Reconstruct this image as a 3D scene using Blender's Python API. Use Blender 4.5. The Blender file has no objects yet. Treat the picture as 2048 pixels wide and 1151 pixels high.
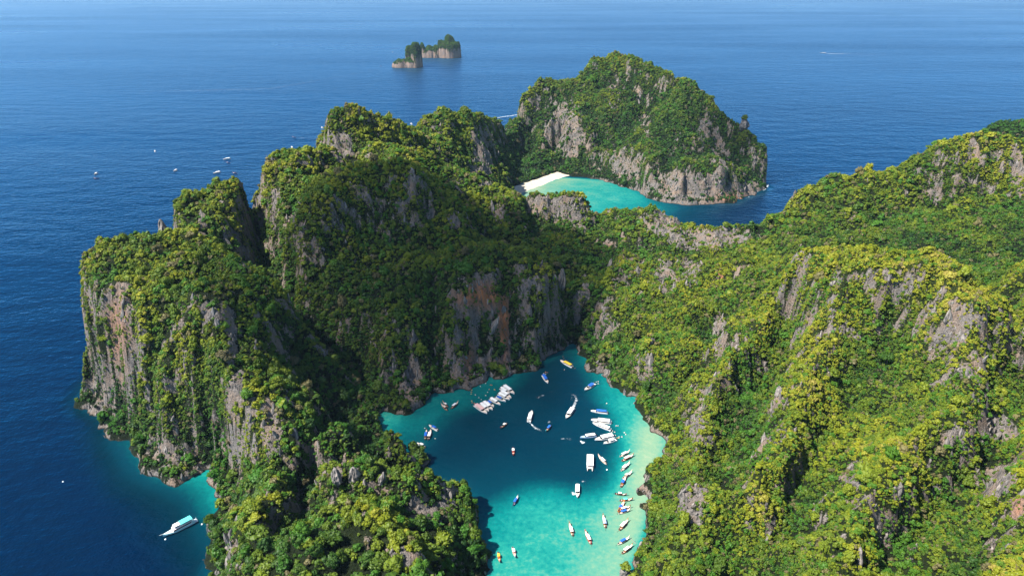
import bpy, bmesh, math, random
import numpy as np
from mathutils import Vector, Matrix
from mathutils.geometry import delaunay_2d_cdt
random.seed(7); RNG = np.random.default_rng(7)
scene = bpy.context.scene
COL = scene.collection
R = math.radians

# ------------------------------------------------------------------ camera
PITCH, CAM_H, FPX = R(24.3), 300.0, 1365.0
cam_data = bpy.data.cameras.new('camera'); cam = bpy.data.objects.new('camera', cam_data)
COL.objects.link(cam); scene.camera = cam
cam.location = (0, 0, CAM_H); cam.rotation_euler = (R(90) - PITCH, 0, 0)
cam_data.sensor_width = 36; cam_data.lens = 36 * FPX / 2048
cam_data.clip_start = 1; cam_data.clip_end = 300000

# ------------------------------------------------------------------ sky, sun, exposure
SUN = Vector((-0.53, -0.22, 0.82)).normalized()          # direction to the sun
world = bpy.data.worlds.new('World'); scene.world = world; world.use_nodes = True
nt = world.node_tree; bg = nt.nodes['Background']
sky = nt.nodes.new('ShaderNodeTexSky'); sky.sky_type = 'NISHITA'; sky.sun_disc = False
sky.sun_elevation = math.asin(SUN.z); sky.sun_rotation = math.atan2(SUN.x, SUN.y)
sky.altitude = 300; sky.air_density = 1.0; sky.dust_density = 0.4; sky.ozone_density = 3.0
nt.links.new(sky.outputs[0], bg.inputs[0]); bg.inputs[1].default_value = 0.075
sd = bpy.data.lights.new('sun', 'SUN'); sun = bpy.data.objects.new('sun', sd); COL.objects.link(sun)
sun.rotation_euler = SUN.to_track_quat('Z', 'Y').to_euler(); sun.location = SUN * 900
sd.energy = 5.0; sd.angle = R(0.53); sd.color = (1.0, 0.94, 0.84)
scene.view_settings.view_transform = 'Standard'; scene.view_settings.look = 'None'
scene.view_settings.gamma = 1; scene.view_settings.exposure = 1.4
scene.view_settings.use_curve_mapping = False
scene.cycles.max_bounces = 6; scene.cycles.transparent_max_bounces = 8
scene.cycles.diffuse_bounces = 2; scene.cycles.glossy_bounces = 2; scene.cycles.volume_bounces = 0
scene.cycles.sample_clamp_indirect = 4

# ------------------------------------------------------------------ unprojection: turns image pixels into ground coordinates
cp, sp = math.cos(PITCH), math.sin(PITCH)
def P(u, v, Y):
    t = (575 - v) / FPX; r = (u - 1024) / FPX
    k = Y / (cp + t * sp)
    return (k * r, Y, CAM_H + k * (t * cp - sp))
def S(u, v, z=0.0):
    t = (575 - v) / FPX; r = (u - 1024) / FPX
    k = (z - CAM_H) / (t * cp - sp)
    return (k * r, k * (cp + t * sp), z)
def proj(x, y, z):
    d = y * cp - (z - CAM_H) * sp
    w = y * sp + (z - CAM_H) * cp
    return 1024 + FPX * x / d, 575 - FPX * w / d

# ------------------------------------------------------------------ noise
def _hash(ix, iy, s):
    h = (ix.astype(np.int64) * 374761393 + iy.astype(np.int64) * 668265263 + s * 974711) & 0xffffffff
    h = ((h ^ (h >> 13)) * 1274126177) & 0xffffffff
    return (h ^ (h >> 16)) & 0xffffffff
def perlin(x, y, s=0):
    x = np.asarray(x, float); y = np.asarray(y, float)
    ix, iy = np.floor(x), np.floor(y); fx, fy = x - ix, y - iy
    u = fx * fx * fx * (fx * (fx * 6 - 15) + 10); v = fy * fy * fy * (fy * (fy * 6 - 15) + 10)
    def g(a, b):
        an = _hash(ix + a, iy + b, s) * (2 * math.pi / 4294967296.0)
        return np.cos(an) * (fx - a) + np.sin(an) * (fy - b)
    return 1.5 * ((g(0, 0) * (1 - u) + g(1, 0) * u) * (1 - v) + (g(0, 1) * (1 - u) + g(1, 1) * u) * v)
def fbm(x, y, s=0, o=3, gain=0.5):
    a, t = 1.0, 0
    for i in range(o):
        t = t + a * perlin(x * 2 ** i + 17.3 * i, y * 2 ** i - 9.1 * i, s + i * 7); a *= gain
    return t
def sstep(a, b, x):
    t = np.clip((x - a) / (b - a), 0, 1); return t * t * (3 - 2 * t)

# ------------------------------------------------------------------ terrain control points, mostly image pixels with guessed depths
L = []            # polylines of ground points
def G(*pts):      # pts: (u, v, Y) image pixels with depth or ('w', x, y, z) positions
    L.append([(p[1], p[2], p[3]) if p[0] == 'w' else P(*p) for p in pts])
def D(*pts):      # separate control points
    for p in pts: G(p)
# headland
G((182,535,470),(191,513,475),(213,485,490),(243,478,495),(269,482,495),(300,480,500),(335,480,505),(400,498,502),(450,518,495),(480,543,485),(500,556,478))
G((184,575,462),(200,600,440),(235,592,430),(290,582,425),(350,577,418),(395,585,415))
G((185,591,460),(187,634,455),(185,678,453),(180,693,452),(170,737,451),(161,767,452))
G((230,750,418),(300,760,395),(360,770,383),(415,770,380))
G((235,660,428),(300,665,410),(360,670,398),(410,670,394))
D((440,700,392),(440,800,370),(436,880,362))
D((375,600,425),(370,680,405))
# rib down from the grey cliff
G((398,588,415),(430,600,412),(455,640,408),(465,700,396),(480,760,378),(505,800,365),(550,830,353),(600,853,348),(650,872,345),(700,888,345),(740,905,347))
G((455,720,385),(470,800,362),(490,860,350),(520,910,340),(560,930,332),(600,925,333))
G((450,870,355),(455,950,345),(470,1010,318),(465,1060,292),(450,1120,270))
G((380,600,422),(385,640,400),(450,640,402))
# foreground hill and the hollow behind it
G(('w',-112,330,24),('w',-95,332,20),('w',-75,336,15),('w',-58,342,9))
G((640,950,304),(657,937,306),(680,940,306),(709,933,307),(757,950,306),(796,952,306),(840,955,311),(868,955,315),(876,975,318),(882,1000,308),(886,1050,290),(888,1100,274),(890,1151,260))
G((905,950,322),(926,940,332),(936,944,343))
G((937,946,344),(944,990,325),(950,1035,306),(956,1085,291))
G((642,975,301),(700,980,303),(760,985,304),(820,990,306))
G((660,1006,300),(720,1010,299),(790,1016,299),(850,1022,301))
G((632,918,347),(618,950,334),(610,985,321),(598,1040,301),(583,1090,286))
D((560,1000,300),(520,1080,272),(560,1120,256),(500,1151,252),(620,1151,242),(660,1080,262))
G((660,1050,268),(760,1062,266),(820,1090,258))
G((720,1083,258),(760,1095,252),(800,1113,245),(850,1140,240),(880,1170,233))
D((915,1000,321),(918,1050,301),(918,1100,284),(930,1151,270),(700,1151,243))
D(('w',-110,200,25),('w',-60,190,35),('w',-20,200,20),('w',-20,240,20),('w',-90,150,20))
# two wooded mounds by the lagoon
G((684,850,412),(690,832,410),(702,822,409),(718,816,408),(734,820,408),(748,830,410),(757,848,412))
G((690,880,396),(720,860,396),(748,870,396)); D((715,900,378))
G((762,872,384),(772,860,382),(784,854,380),(796,853,379),(812,860,378),(826,876,377),(838,896,375))
G((770,900,368),(800,890,368),(828,905,366)); G((770,930,352),(805,935,353),(835,940,357)); D(('w',-88,352,10),('w',-70,346,9),('w',-100,372,12),('w',-85,368,10))
# dark slope east of the rib
D((500,552,468),(530,568,470),(555,602,460),(520,600,440),(500,650,422),(560,700,425),(620,750,427),(680,790,427),(725,822,428))
D((560,640,455),(640,690,462),(700,745,458),(735,795,446),(520,740,392),(600,800,385),(660,830,380),(600,840,362),(560,780,383))
G((560,618,490),(620,655,500),(680,705,490),(745,783,465))
G((525,380,760),(522,450,690),(522,515,610),(530,548,540))
# outer blocks
G((541,335,650),(565,324,665),(604,311,680),(630,309,700))
G((545,400,620),(600,390,622),(640,370,642))
G((540,470,592),(585,465,582)); G((543,560,548),(580,580,540)); D((560,628,503))
G((538,350,648),(536,420,622),(535,480,598),(538,550,560))
G((506,387,700),(515,355,708),(521,348,710),(532,346,712)); D((530,385,690),(525,420,690))
G((352,469,572),(361,422,588),(369,395,600),(385,374,610),(417,376,620),(452,372,630),(461,365,635),(482,369,640),(500,382,645),(508,391,645))
D((380,490,548),(430,500,540),(480,525,535),(420,440,582),(470,440,592),(508,450,612),(400,410,598))
# seaward peaks
G((661,237,790),(667,222,795),(687,206,800),(709,211,805),(726,228,810),(748,237,820),(782,243,840),(808,254,860),(828,269,880))
G((665,322,755),(700,325,756),(735,300,765)); G((664,260,783),(700,262,788),(735,262,800))
G((632,296,820),(640,280,830),(652,272,840)); D((640,325,790),(650,300,810))
G((830,263,920),(843,246,925),(861,228,930),(882,222,935),(900,222,945),(926,222,985),(940,226,1060),(952,230,1095),(965,235,1115),(982,230,1150),(991,237,1170),(1004,254,1190),(1013,276,1200))
D((850,285,880),(900,285,885),(885,300,865),(935,340,870),(900,340,855),(960,285,935),(1000,330,960),(1000,360,962),(960,345,900),(1012,372,965))
G(('w',-95,800,84),('w',-60,815,70),('w',-30,820,55),('w',-5,850,30))
# low wooded ground behind the beach
D(('w',5,1085,5),('w',45,1125,4),('w',30,1200,9),('w',25,1300,12),('w',75,1200,8),('w',70,1160,5),('w',8,1150,8),('w',-5,1040,8),('w',0,1095,7),('w',20,1380,3),('w',60,1140,4))
# sunny ridge behind the central hill
G((761,296,745),(778,293,742),(813,298,740),(852,313,740),(891,332,743),(926,345,745),(956,359,745),(982,375,746),(1012,391,748),(1043,403,745))
G(('w',-150,665,116),('w',-110,672,118),('w',-70,672,112),('w',-45,665,98))
D((640,395,642),(655,350,690),(700,345,706),(735,320,722))
D((880,378,695),(930,392,692),(960,430,680))
G((975,440,680),(986,419,690),(1026,402,712))
# central hill
G((590,450,562),(595,520,545),(602,600,520),(612,640,506))
G((596,452,562),(640,415,575),(674,389,590),(691,367,600),(717,354,605),(735,332,615),(778,326,620),(821,332,620),(840,365,616),(865,410,610),(900,428,605),(921,463,592),(956,489,575),(982,519,556),(1000,535,545))
G((1028,519,558),(1060,524,558),(1095,537,552),(1106,567,546),(1113,610,538),(1120,660,533))
D((700,450,575),(760,450,585),(820,470,580),(700,550,540),(780,550,540),(860,550,537),(660,620,512),(650,520,545))
G((910,558,522),(945,556,518),(990,570,523)); G((900,640,497),(950,655,500),(1005,640,510)); G((905,720,480),(955,715,488),(1012,705,496))
D((1020,620,522),(1060,620,518),(1075,680,510),(1045,690,503))
G((720,640,500),(750,640,500),(780,660,487),(820,665,488)); D((795,745,460),(830,750,465),(850,705,476),(845,770,464),(760,700,478))
G((870,650,505),(868,720,487),(866,765,471))
G((1000,482,650),(1060,470,660),(1108,478,660)); D((1118,540,605),(1126,600,560),(1132,650,545))
# saddle between lagoon and bay
G((1050,399,742),(1060,389,740),(1082,388,740),(1121,383,745),(1143,389,745),(1173,420,735),(1195,437,730),(1207,443,725),(1228,432,725),(1249,426,725),(1284,420,725),(1311,426,720),(1332,432,720),(1346,448,715),(1367,460,705),(1398,467,690),(1430,468,685),(1471,466,680),(1506,464,675),(1527,460,670),(1541,463,662))
G((1060,440,722),(1110,445,718),(1150,455,712),(1185,475,700)); G((1190,500,676),(1230,505,672)); G((1240,460,690),(1310,455,685),(1340,470,672))
D((1280,500,655),(1340,505,645),(1400,500,640),(1480,500,630),(1300,560,600))
D((1150,560,590),(1200,560,592),(1240,600,560),(1160,640,540),(1190,690,514),(1250,650,532),(1300,720,470),(1330,650,512),(1350,580,562),(1450,560,560),(1420,620,520),(1400,700,470),(1350,790,436),(1400,810,404),(1235,730,497))
G((1165,700,512),(1185,735,500),(1207,735,500))
# eastern hill, near ridge
G((1560,560,525),(1612,536,475),(1682,521,452),(1718,522,446),(1767,528,436),(1800,530,430),(1833,534,424),(1874,538,416),(1902,548,410),(1923,557,406),(1951,565,400),(1980,569,395),(2012,569,390),(2048,577,384),(2150,595,372),(2300,610,360))
G((1560,600,482),(1490,670,452),(1455,740,420),(1410,840,384),(1385,940,340),(1370,1020,305),(1350,1090,280))
G((1580,640,474),(1540,740,432),(1500,820,396),(1480,900,362),(1445,985,328))
G((1690,600,430),(1650,680,410),(1620,760,383),(1600,830,354),(1570,880,336),(1545,930,316),(1500,1000,298))
G((1800,620,424),(1760,720,398),(1720,800,376),(1670,880,350),(1620,960,323),(1570,1040,297),(1510,1110,276),(1475,1151,262))
G((1874,560,410),(1905,620,393),(1930,690,370),(1940,760,348),(1900,850,323),(1840,900,306),(1770,960,288),(1720,1030,270),(1700,1100,253),(1690,1151,241))
G((2020,700,388),(2030,800,354),(2000,900,324),(1950,980,302),(1900,1060,282),(1850,1140,259))
D((2048,1000,258),(2048,1100,232),(1985,1120,244),(2100,850,320),(1440,640,512),(1400,740,455),(1345,900,381),(1340,960,342),(1320,1151,266),(1600,1130,256),(1700,1180,232),(2000,1250,190))
D(('w',90,200,30),('w',150,180,40),('w',250,170,60),('w',350,220,80),('w',420,300,110),('w',480,400,120),('w',200,140,30),('w',120,140,10))
# eastern hill, far ridge
G((1563,434,680),(1592,410,690),(1629,383,700),(1661,367,700),(1686,363,700),(1714,369,690),(1739,365,690),(1767,352,690),(1808,342,690),(1845,326,690),(1870,308,690),(1902,287,690),(1927,275,690),(1963,277,690),(1996,275,685),(2025,291,675),(2045,303,665),(2150,335,650),(2300,380,620))
D((1600,480,620),(1700,450,640),(1800,430,650),(1900,400,655),(2000,390,645),(2100,420,610),(1650,500,570),(1750,480,605),(1850,480,595),(1950,480,585),(2048,470,580),(1560,500,620),(1750,512,560),(1850,520,568),(1950,530,555),(2048,522,545),(1660,512,550))
# massif across the bay
G((1037,233,1260),(1040,198,1280),(1047,181,1290),(1065,167,1300),(1096,163,1310),(1138,163,1310),(1159,150,1320),(1176,136,1330),(1193,115,1340),(1221,104,1340),(1249,110,1330),(1277,118,1310),(1298,132,1290),(1325,143,1270),(1350,153,1250),(1364,165,1240),(1381,163,1220),(1395,170,1205),(1404,191,1190),(1416,202,1180),(1440,229,1150),(1461,243,1130),(1475,247,1120),(1497,254,1105),(1517,268,1090),(1530,285,1080),(1539,302,1075))
G((1538,312,1072),(1537,330,1068),(1533,360,1064))
G((1345,200,1180),(1390,225,1150),(1412,262,1120),(1428,310,1085),(1440,335,1065))
D((1330,250,1120),(1370,325,1000),(1430,318,1015),(1330,320,1030),(1300,300,1060),(1240,310,1100),(1190,300,1140),(1290,345,1012))
G((1290,225,1235),(1255,275,1175),(1215,320,1118)); G((1330,225,1150),(1310,270,1105),(1290,330,1025)); G((1235,175,1290),(1225,215,1225),(1180,262,1172)); G((1150,230,1222),(1190,262,1192),(1205,330,1118))
G((1375,385,976),(1430,380,976),(1480,360,1005)); G((1370,350,985),(1440,345,990),(1478,345,1015))
D((1450,280,1120),(1490,300,1090),(1505,345,1058),(1470,260,1130))
G((1095,262,1205),(1115,243,1208),(1140,232,1205),(1180,240,1195),(1200,255,1180)); G((1090,300,1180),(1120,305,1165),(1160,312,1150))
D((1200,180,1280),(1270,180,1270),(1160,190,1275))
D((1070,232,1270),(1060,270,1250),(1083,275,1228),(1037,282,1262),(1080,200,1290),(1018,277,1275))

# coastline of the island, clockwise from the foreground ridge
def coast(*pts): return [(p[1], p[2]) if p[0] == 'w' else S(*p)[:2] for p in pts]
COAST_W = coast(('w',-140,120),('w',-168,200),(395,1200),(409,1142),(420,1102),(422,1068),(433,1029),(441,990),(439,950),(431,937),(400,944),(378,950),(357,965),(339,965),(309,946),(278,924),(267,907),(243,900),(235,893),(213,854),(204,830),(172,816),(161,795),
    ('w',-344,472),('w',-345,500),('w',-325,535),('w',-305,570),('w',-312,605),('w',-318,640),('w',-295,680),('w',-295,735),('w',-265,770),('w',-262,840),('w',-235,900),('w',-200,960),('w',-140,1040),('w',-110,1110),('w',-85,1180),('w',-50,1260),('w',-20,1380),('w',20,1420),
    ('w',80,1440),('w',160,1450),('w',250,1430),('w',330,1330),('w',375,1240),('w',398,1150),('w',402,1100),
    (1534,374),(1520,383),(1492,393),(1464,405),(1419,408),(1367,410),(1325,405),(1298,396),(1270,382),(1252,374),(1214,363),(1172,353),(1145,351),(1113,346),(1085,354),(1060,362),(1030,369),(1019,376),
    ('w',-4,1020),('w',14,985),('w',28,920),('w',45,850),('w',90,815),('w',140,800),('w',200,785),('w',260,770),('w',330,780),('w',420,830),('w',520,850),('w',620,800),('w',700,720),('w',720,500),('w',650,300),('w',500,120),('w',350,60),('w',120,60),('w',70,120),('w',62,200),
    (1255,1240),(1263,1151),(1272,1105),(1282,1062),(1280,1020),(1290,985),(1300,945),(1312,900),(1315,868),(1302,842),(1280,820),(1260,800),(1240,780),(1222,766),(1215,750),(1195,752),(1178,745),(1168,715),(1152,686),
    (1140,690),(1112,704),(1095,712),(1078,720),(1060,738),(1032,742),(1018,752),(990,752),(960,765),(935,775),(905,782),(878,784),(862,785),(856,797),(838,808),(815,825),(800,827),(775,822),(756,824),
    (766,862),(775,878),('w',-70,372),(845,905),(858,930),(859,956),(850,965),(870,972),(918,1000),(944,1028),(957,1060),(964,1100),(968,1151),(978,1210),('w',-5,200),('w',-20,120))
HAZE = 0.000024
CLOUD_A = [(500,640,430),(575,560,540),(640,430,600),(700,375,640),(800,335,650),(930,410,690),(1040,430,700),(1110,490,650),(1120,600,560),(1095,670,530),(1010,690,500),(930,710,480),(840,780,447),(770,815,436),(835,870,376),(850,930,366),(800,960,352),(720,915,372),(660,860,388),(580,800,395)]
SHADE_CLOUD_B = [(1405,215,1165),(1450,250,1130),(1490,290,1090),(1490,340,1065),(1440,340,1060),(1415,280,1110)]  # outline for a second, unseen cloud added to darken the massif's flank
# ------------------------------------------------------------------ height field from the control points
def seg_dist(x, y, poly):
    """signed distance to a closed polygon, positive inside"""
    n = len(poly); d2 = np.full(x.shape, 1e18); ins = np.zeros(x.shape, bool)
    for i in range(n):
        ax, ay = poly[i]; bx, by = poly[(i + 1) % n]
        ex, ey = bx - ax, by - ay; wx, wy = x - ax, y - ay
        t = np.clip((wx * ex + wy * ey) / (ex * ex + ey * ey + 1e-9), 0, 1)
        d2 = np.minimum(d2, (wx - t * ex) ** 2 + (wy - t * ey) ** 2)
        c = ((ay <= y) & (y < by)) | ((by <= y) & (y < ay))
        xi = ax + (y - ay) * ex / (ey if abs(ey) > 1e-9 else 1e-9)
        ins ^= c & (x < xi)
    d = np.sqrt(d2); return np.where(ins, d, -d)

def tin(points, x0, y0, st, nx, ny, fill=0.0):
    """linear interpolation of scattered (x, y, value) onto a grid"""
    pts = {}
    for x, y, z in points: pts[(round(x, 1), round(y, 1))] = z
    ks = list(pts); zs = np.array([pts[k] for k in ks])
    out = delaunay_2d_cdt([Vector(k) for k in ks], [], [], 0, 0.01)
    V, F, orig = out[0], out[2], out[3]
    z = np.array([zs[o[0]] if o else 0.0 for o in orig])
    H = np.full((ny, nx), np.nan)
    for f in F:
        (ax, ay), (bx, by), (cx, cy) = [V[i][:2] for i in f[:3]]
        den = (by - cy) * (ax - cx) + (cx - bx) * (ay - cy)
        if abs(den) < 1e-9: continue
        i0 = max(0, int(math.ceil((min(ax, bx, cx) - x0) / st))); i1 = min(nx - 1, int((max(ax, bx, cx) - x0) / st))
        j0 = max(0, int(math.ceil((min(ay, by, cy) - y0) / st))); j1 = min(ny - 1, int((max(ay, by, cy) - y0) / st))
        if i1 < i0 or j1 < j0: continue
        gx = x0 + st * np.arange(i0, i1 + 1)[None, :]; gy = y0 + st * np.arange(j0, j1 + 1)[:, None]
        l1 = ((by - cy) * (gx - cx) + (cx - bx) * (gy - cy)) / den
        l2 = ((cy - ay) * (gx - cx) + (ax - cx) * (gy - cy)) / den
        l3 = 1 - l1 - l2
        m = (l1 > -1e-6) & (l2 > -1e-6) & (l3 > -1e-6)
        blk = H[j0:j1 + 1, i0:i1 + 1]; blk[m] = (l1 * z[f[0]] + l2 * z[f[1]] + l3 * z[f[2]])[m]
    H[np.isnan(H)] = fill
    return H

def dense(poly, step, closed=False):
    out = []; n = len(poly)
    for i in range(n if closed else n - 1):
        a, b = np.array(poly[i], float), np.array(poly[(i + 1) % n], float)
        k = max(1, int(np.linalg.norm((b - a)[:2]) / step))
        out += [tuple(a + (b - a) * j / k) for j in range(k)]
    if not closed: out.append(tuple(poly[-1]))
    return out

def blur(H, s):
    r = int(3 * s + 1); k = np.exp(-0.5 * (np.arange(-r, r + 1) / s) ** 2); k /= k.sum()
    for ax in (0, 1):
        p = np.pad(H, [(r, r) if a == ax else (0, 0) for a in (0, 1)], mode='edge')
        H = sum(k[i] * np.take(p, range(i, i + H.shape[ax]), axis=ax) for i in range(2 * r + 1))
    return H

def bil(H, x0, y0, st, x, y):
    fx = np.clip((x - x0) / st, 0, H.shape[1] - 1.001); fy = np.clip((y - y0) / st, 0, H.shape[0] - 1.001)
    i, j = fx.astype(int), fy.astype(int); a, b = fx - i, fy - j
    return (H[j, i] * (1 - a) + H[j, i + 1] * a) * (1 - b) + (H[j + 1, i] * (1 - a) + H[j + 1, i + 1] * a) * b

HX0, HY0, HST = -420.0, 60.0, 2.0
HNX, HNY = 580, 712
ctrl = [(x, y, 0.0) for x, y in dense(COAST_W, 8, True)]
for pl in L: ctrl += dense(pl, 7) if len(pl) > 1 else pl
cxs = np.array([c[0] for c in ctrl])
H0 = tin(ctrl, HX0, HY0, HST, HNX, HNY)
H0 = blur(H0, 1.5)
# karst: steepen between crest and hollow so that tops stay broad and walls turn sheer
def mm_filter(H, r, op):
    for ax in (0, 1):
        p = np.pad(H, [(r, r) if a == ax else (0, 0) for a in (0, 1)], mode='edge'); out = H.copy()
        for k in range(0, 2 * r + 1, 2): out = op(out, np.take(p, range(k, k + H.shape[ax]), axis=ax))
        H = out
    return H
_lo, _hi = blur(mm_filter(H0, 12, np.minimum), 5), blur(mm_filter(H0, 12, np.maximum), 5)
_t = np.clip((H0 - _lo) / np.maximum(_hi - _lo, 1), 0, 1); _s = _t * _t * (3 - 2 * _t); _s = 0.5 * (_s + _s * _s * (3 - 2 * _s))
_yy = HY0 + HST * np.arange(HNY)[:, None]; _xx = HX0 + HST * np.arange(HNX)[None, :]
_k = (0.85 - 0.35 * sstep(700, 780, _yy)) * (1 - sstep(-55, -40, _xx) * sstep(10, 0, _xx) * sstep(370, 350, _yy))
H0 = np.where(_hi - _lo > 6, H0 + _k * (_lo + (_hi - _lo) * _s - H0), H0)
_lo, _hi = blur(mm_filter(H0, 20, np.minimum), 8), blur(mm_filter(H0, 20, np.maximum), 8)
_t = np.clip((H0 - _lo) / np.maximum(_hi - _lo, 1), 0, 1); _s = _t * _t * (3 - 2 * _t)
_k2 = 0.6 * sstep(760, 700, _yy) * (1 - sstep(-75, -40, _xx) * sstep(10, 0, _xx) * sstep(390, 350, _yy)) * (1 - 0.5 * sstep(40, 120, _xx))
H0 = np.where(_hi - _lo > 6, H0 + _k2 * (_lo + (_hi - _lo) * _s - H0), H0)
gx, gy = np.meshgrid(HX0 + HST * np.arange(HNX), HY0 + HST * np.arange(HNY))
SD0 = np.empty_like(gx)
for j in range(0, HNY, 40): SD0[j:j + 40] = seg_dist(gx[j:j + 40], gy[j:j + 40], COAST_W)

def height(x, y, rough=1.0):
    """land height and distance to the shore, with fluted karst relief"""
    wx = 6.0 * fbm(x / 42, y / 42, 3, 2) + 4.2 * perlin(x / 14, y / 14, 11) + 1.9 * perlin(x / 5.5, y / 5.5, 12)
    wy = 6.0 * fbm(x / 42, y / 42, 5, 2) + 4.2 * perlin(x / 14, y / 14, 13) + 1.9 * perlin(x / 5.5, y / 5.5, 14)
    X, Y = x + wx * rough, y + wy * rough
    s = bil(SD0, HX0, HY0, HST, X, Y); h = bil(H0, HX0, HY0, HST, X, Y)
    amp = np.clip(s / 14, 0, 1) * np.clip(h / 25, 0.15, 1) * (1 - 0.6 * sstep(-75, -60, x) * sstep(5, 0, x) * sstep(400, 380, y)) * (0.75 + 0.4 * sstep(900, 1050, y) + 0.25 * sstep(60, 140, x) * sstep(760, 640, y))
    h = h + rough * amp * (11.0 * (0.35 - np.abs(fbm(x / 52, y / 52, 20, 2))) + 5.5 * fbm(x / 27, y / 27, 21, 2) + 4.4 * (0.4 - np.abs(perlin(x / 14, y / 13, 23))) + 1.3 * perlin(x / 5.5, y / 5.5, 25))
    toe = np.clip(s * 1.8, 0, 5.5)
    beachy = np.exp(-(((x - 40) / 70) ** 2 + ((y - 1100) / 75) ** 2))      # the sandy shore shelves gently
    toe = toe * (1 - np.clip(beachy * 1.6, 0, 1)) + np.clip(s * 0.25, 0, 3) * np.clip(beachy * 1.6, 0, 1)
    h = np.where(s > 0, np.maximum(h, toe), np.maximum(-7, s * 1.2) - 0.2)
    return h, s
# ------------------------------------------------------------------ node helpers and materials
def mat(name):
    m = bpy.data.materials.new(name); m.use_nodes = True
    n = m.node_tree.nodes; n.clear(); return m, m.node_tree
def N(t, typ, **kw):
    n = t.nodes.new(typ)
    for k, v in kw.items():
        if k.startswith('i_'): n.inputs[k[2:].replace('_', ' ')].default_value = v
        else: setattr(n, k, v)
    return n
def ramp(t, stops, interp='LINEAR'):
    n = t.nodes.new('ShaderNodeValToRGB'); cr = n.color_ramp; cr.interpolation = interp
    while len(cr.elements) > 1: cr.elements.remove(cr.elements[-1])
    for i, (p, c) in enumerate(stops):
        e = cr.elements[0] if i == 0 else cr.elements.new(p)
        e.position = p; e.color = (*c, 1) if len(c) == 3 else c
    return n
def mathn(t, op, a, b=None, c=None, clamp=False):
    n = t.nodes.new('ShaderNodeMath'); n.operation = op; n.use_clamp = clamp
    for i, x in enumerate((a, b, c)):
        if x is None: continue
        if isinstance(x, (int, float)): n.inputs[i].default_value = x
        else: t.links.new(x, n.inputs[i])
    return n.outputs[0]
def mixc(t, f, a, b, mode='MIX'):
    n = t.nodes.new('ShaderNodeMix'); n.data_type = 'RGBA'; n.blend_type = mode
    for s, x in ((0, f), (6, a), (7, b)):
        if isinstance(x, (int, float)): n.inputs[s].default_value = x
        elif isinstance(x, tuple): n.inputs[s].default_value = (*x, 1)
        else: t.links.new(x, n.inputs[s])
    return n.outputs[2]
def noise(t, vec, scale, detail=3, rough=0.55):
    n = t.nodes.new('ShaderNodeTexNoise'); n.inputs['Scale'].default_value = scale
    n.inputs['Detail'].default_value = detail; n.inputs['Roughness'].default_value = rough
    t.links.new(vec, n.inputs['Vector']); return n.outputs['Fac']
def vscale(t, vec, s):
    n = t.nodes.new('ShaderNodeVectorMath'); n.operation = 'MULTIPLY'; n.inputs[1].default_value = s
    t.links.new(vec, n.inputs[0]); return n.outputs[0]
def attr(t, name, typ='GEOMETRY'):
    n = t.nodes.new('ShaderNodeAttribute'); n.attribute_name = name; n.attribute_type = typ; return n
def finish(t, shader):
    o = t.nodes.new('ShaderNodeOutputMaterial'); t.links.new(shader, o.inputs[0])

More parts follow.
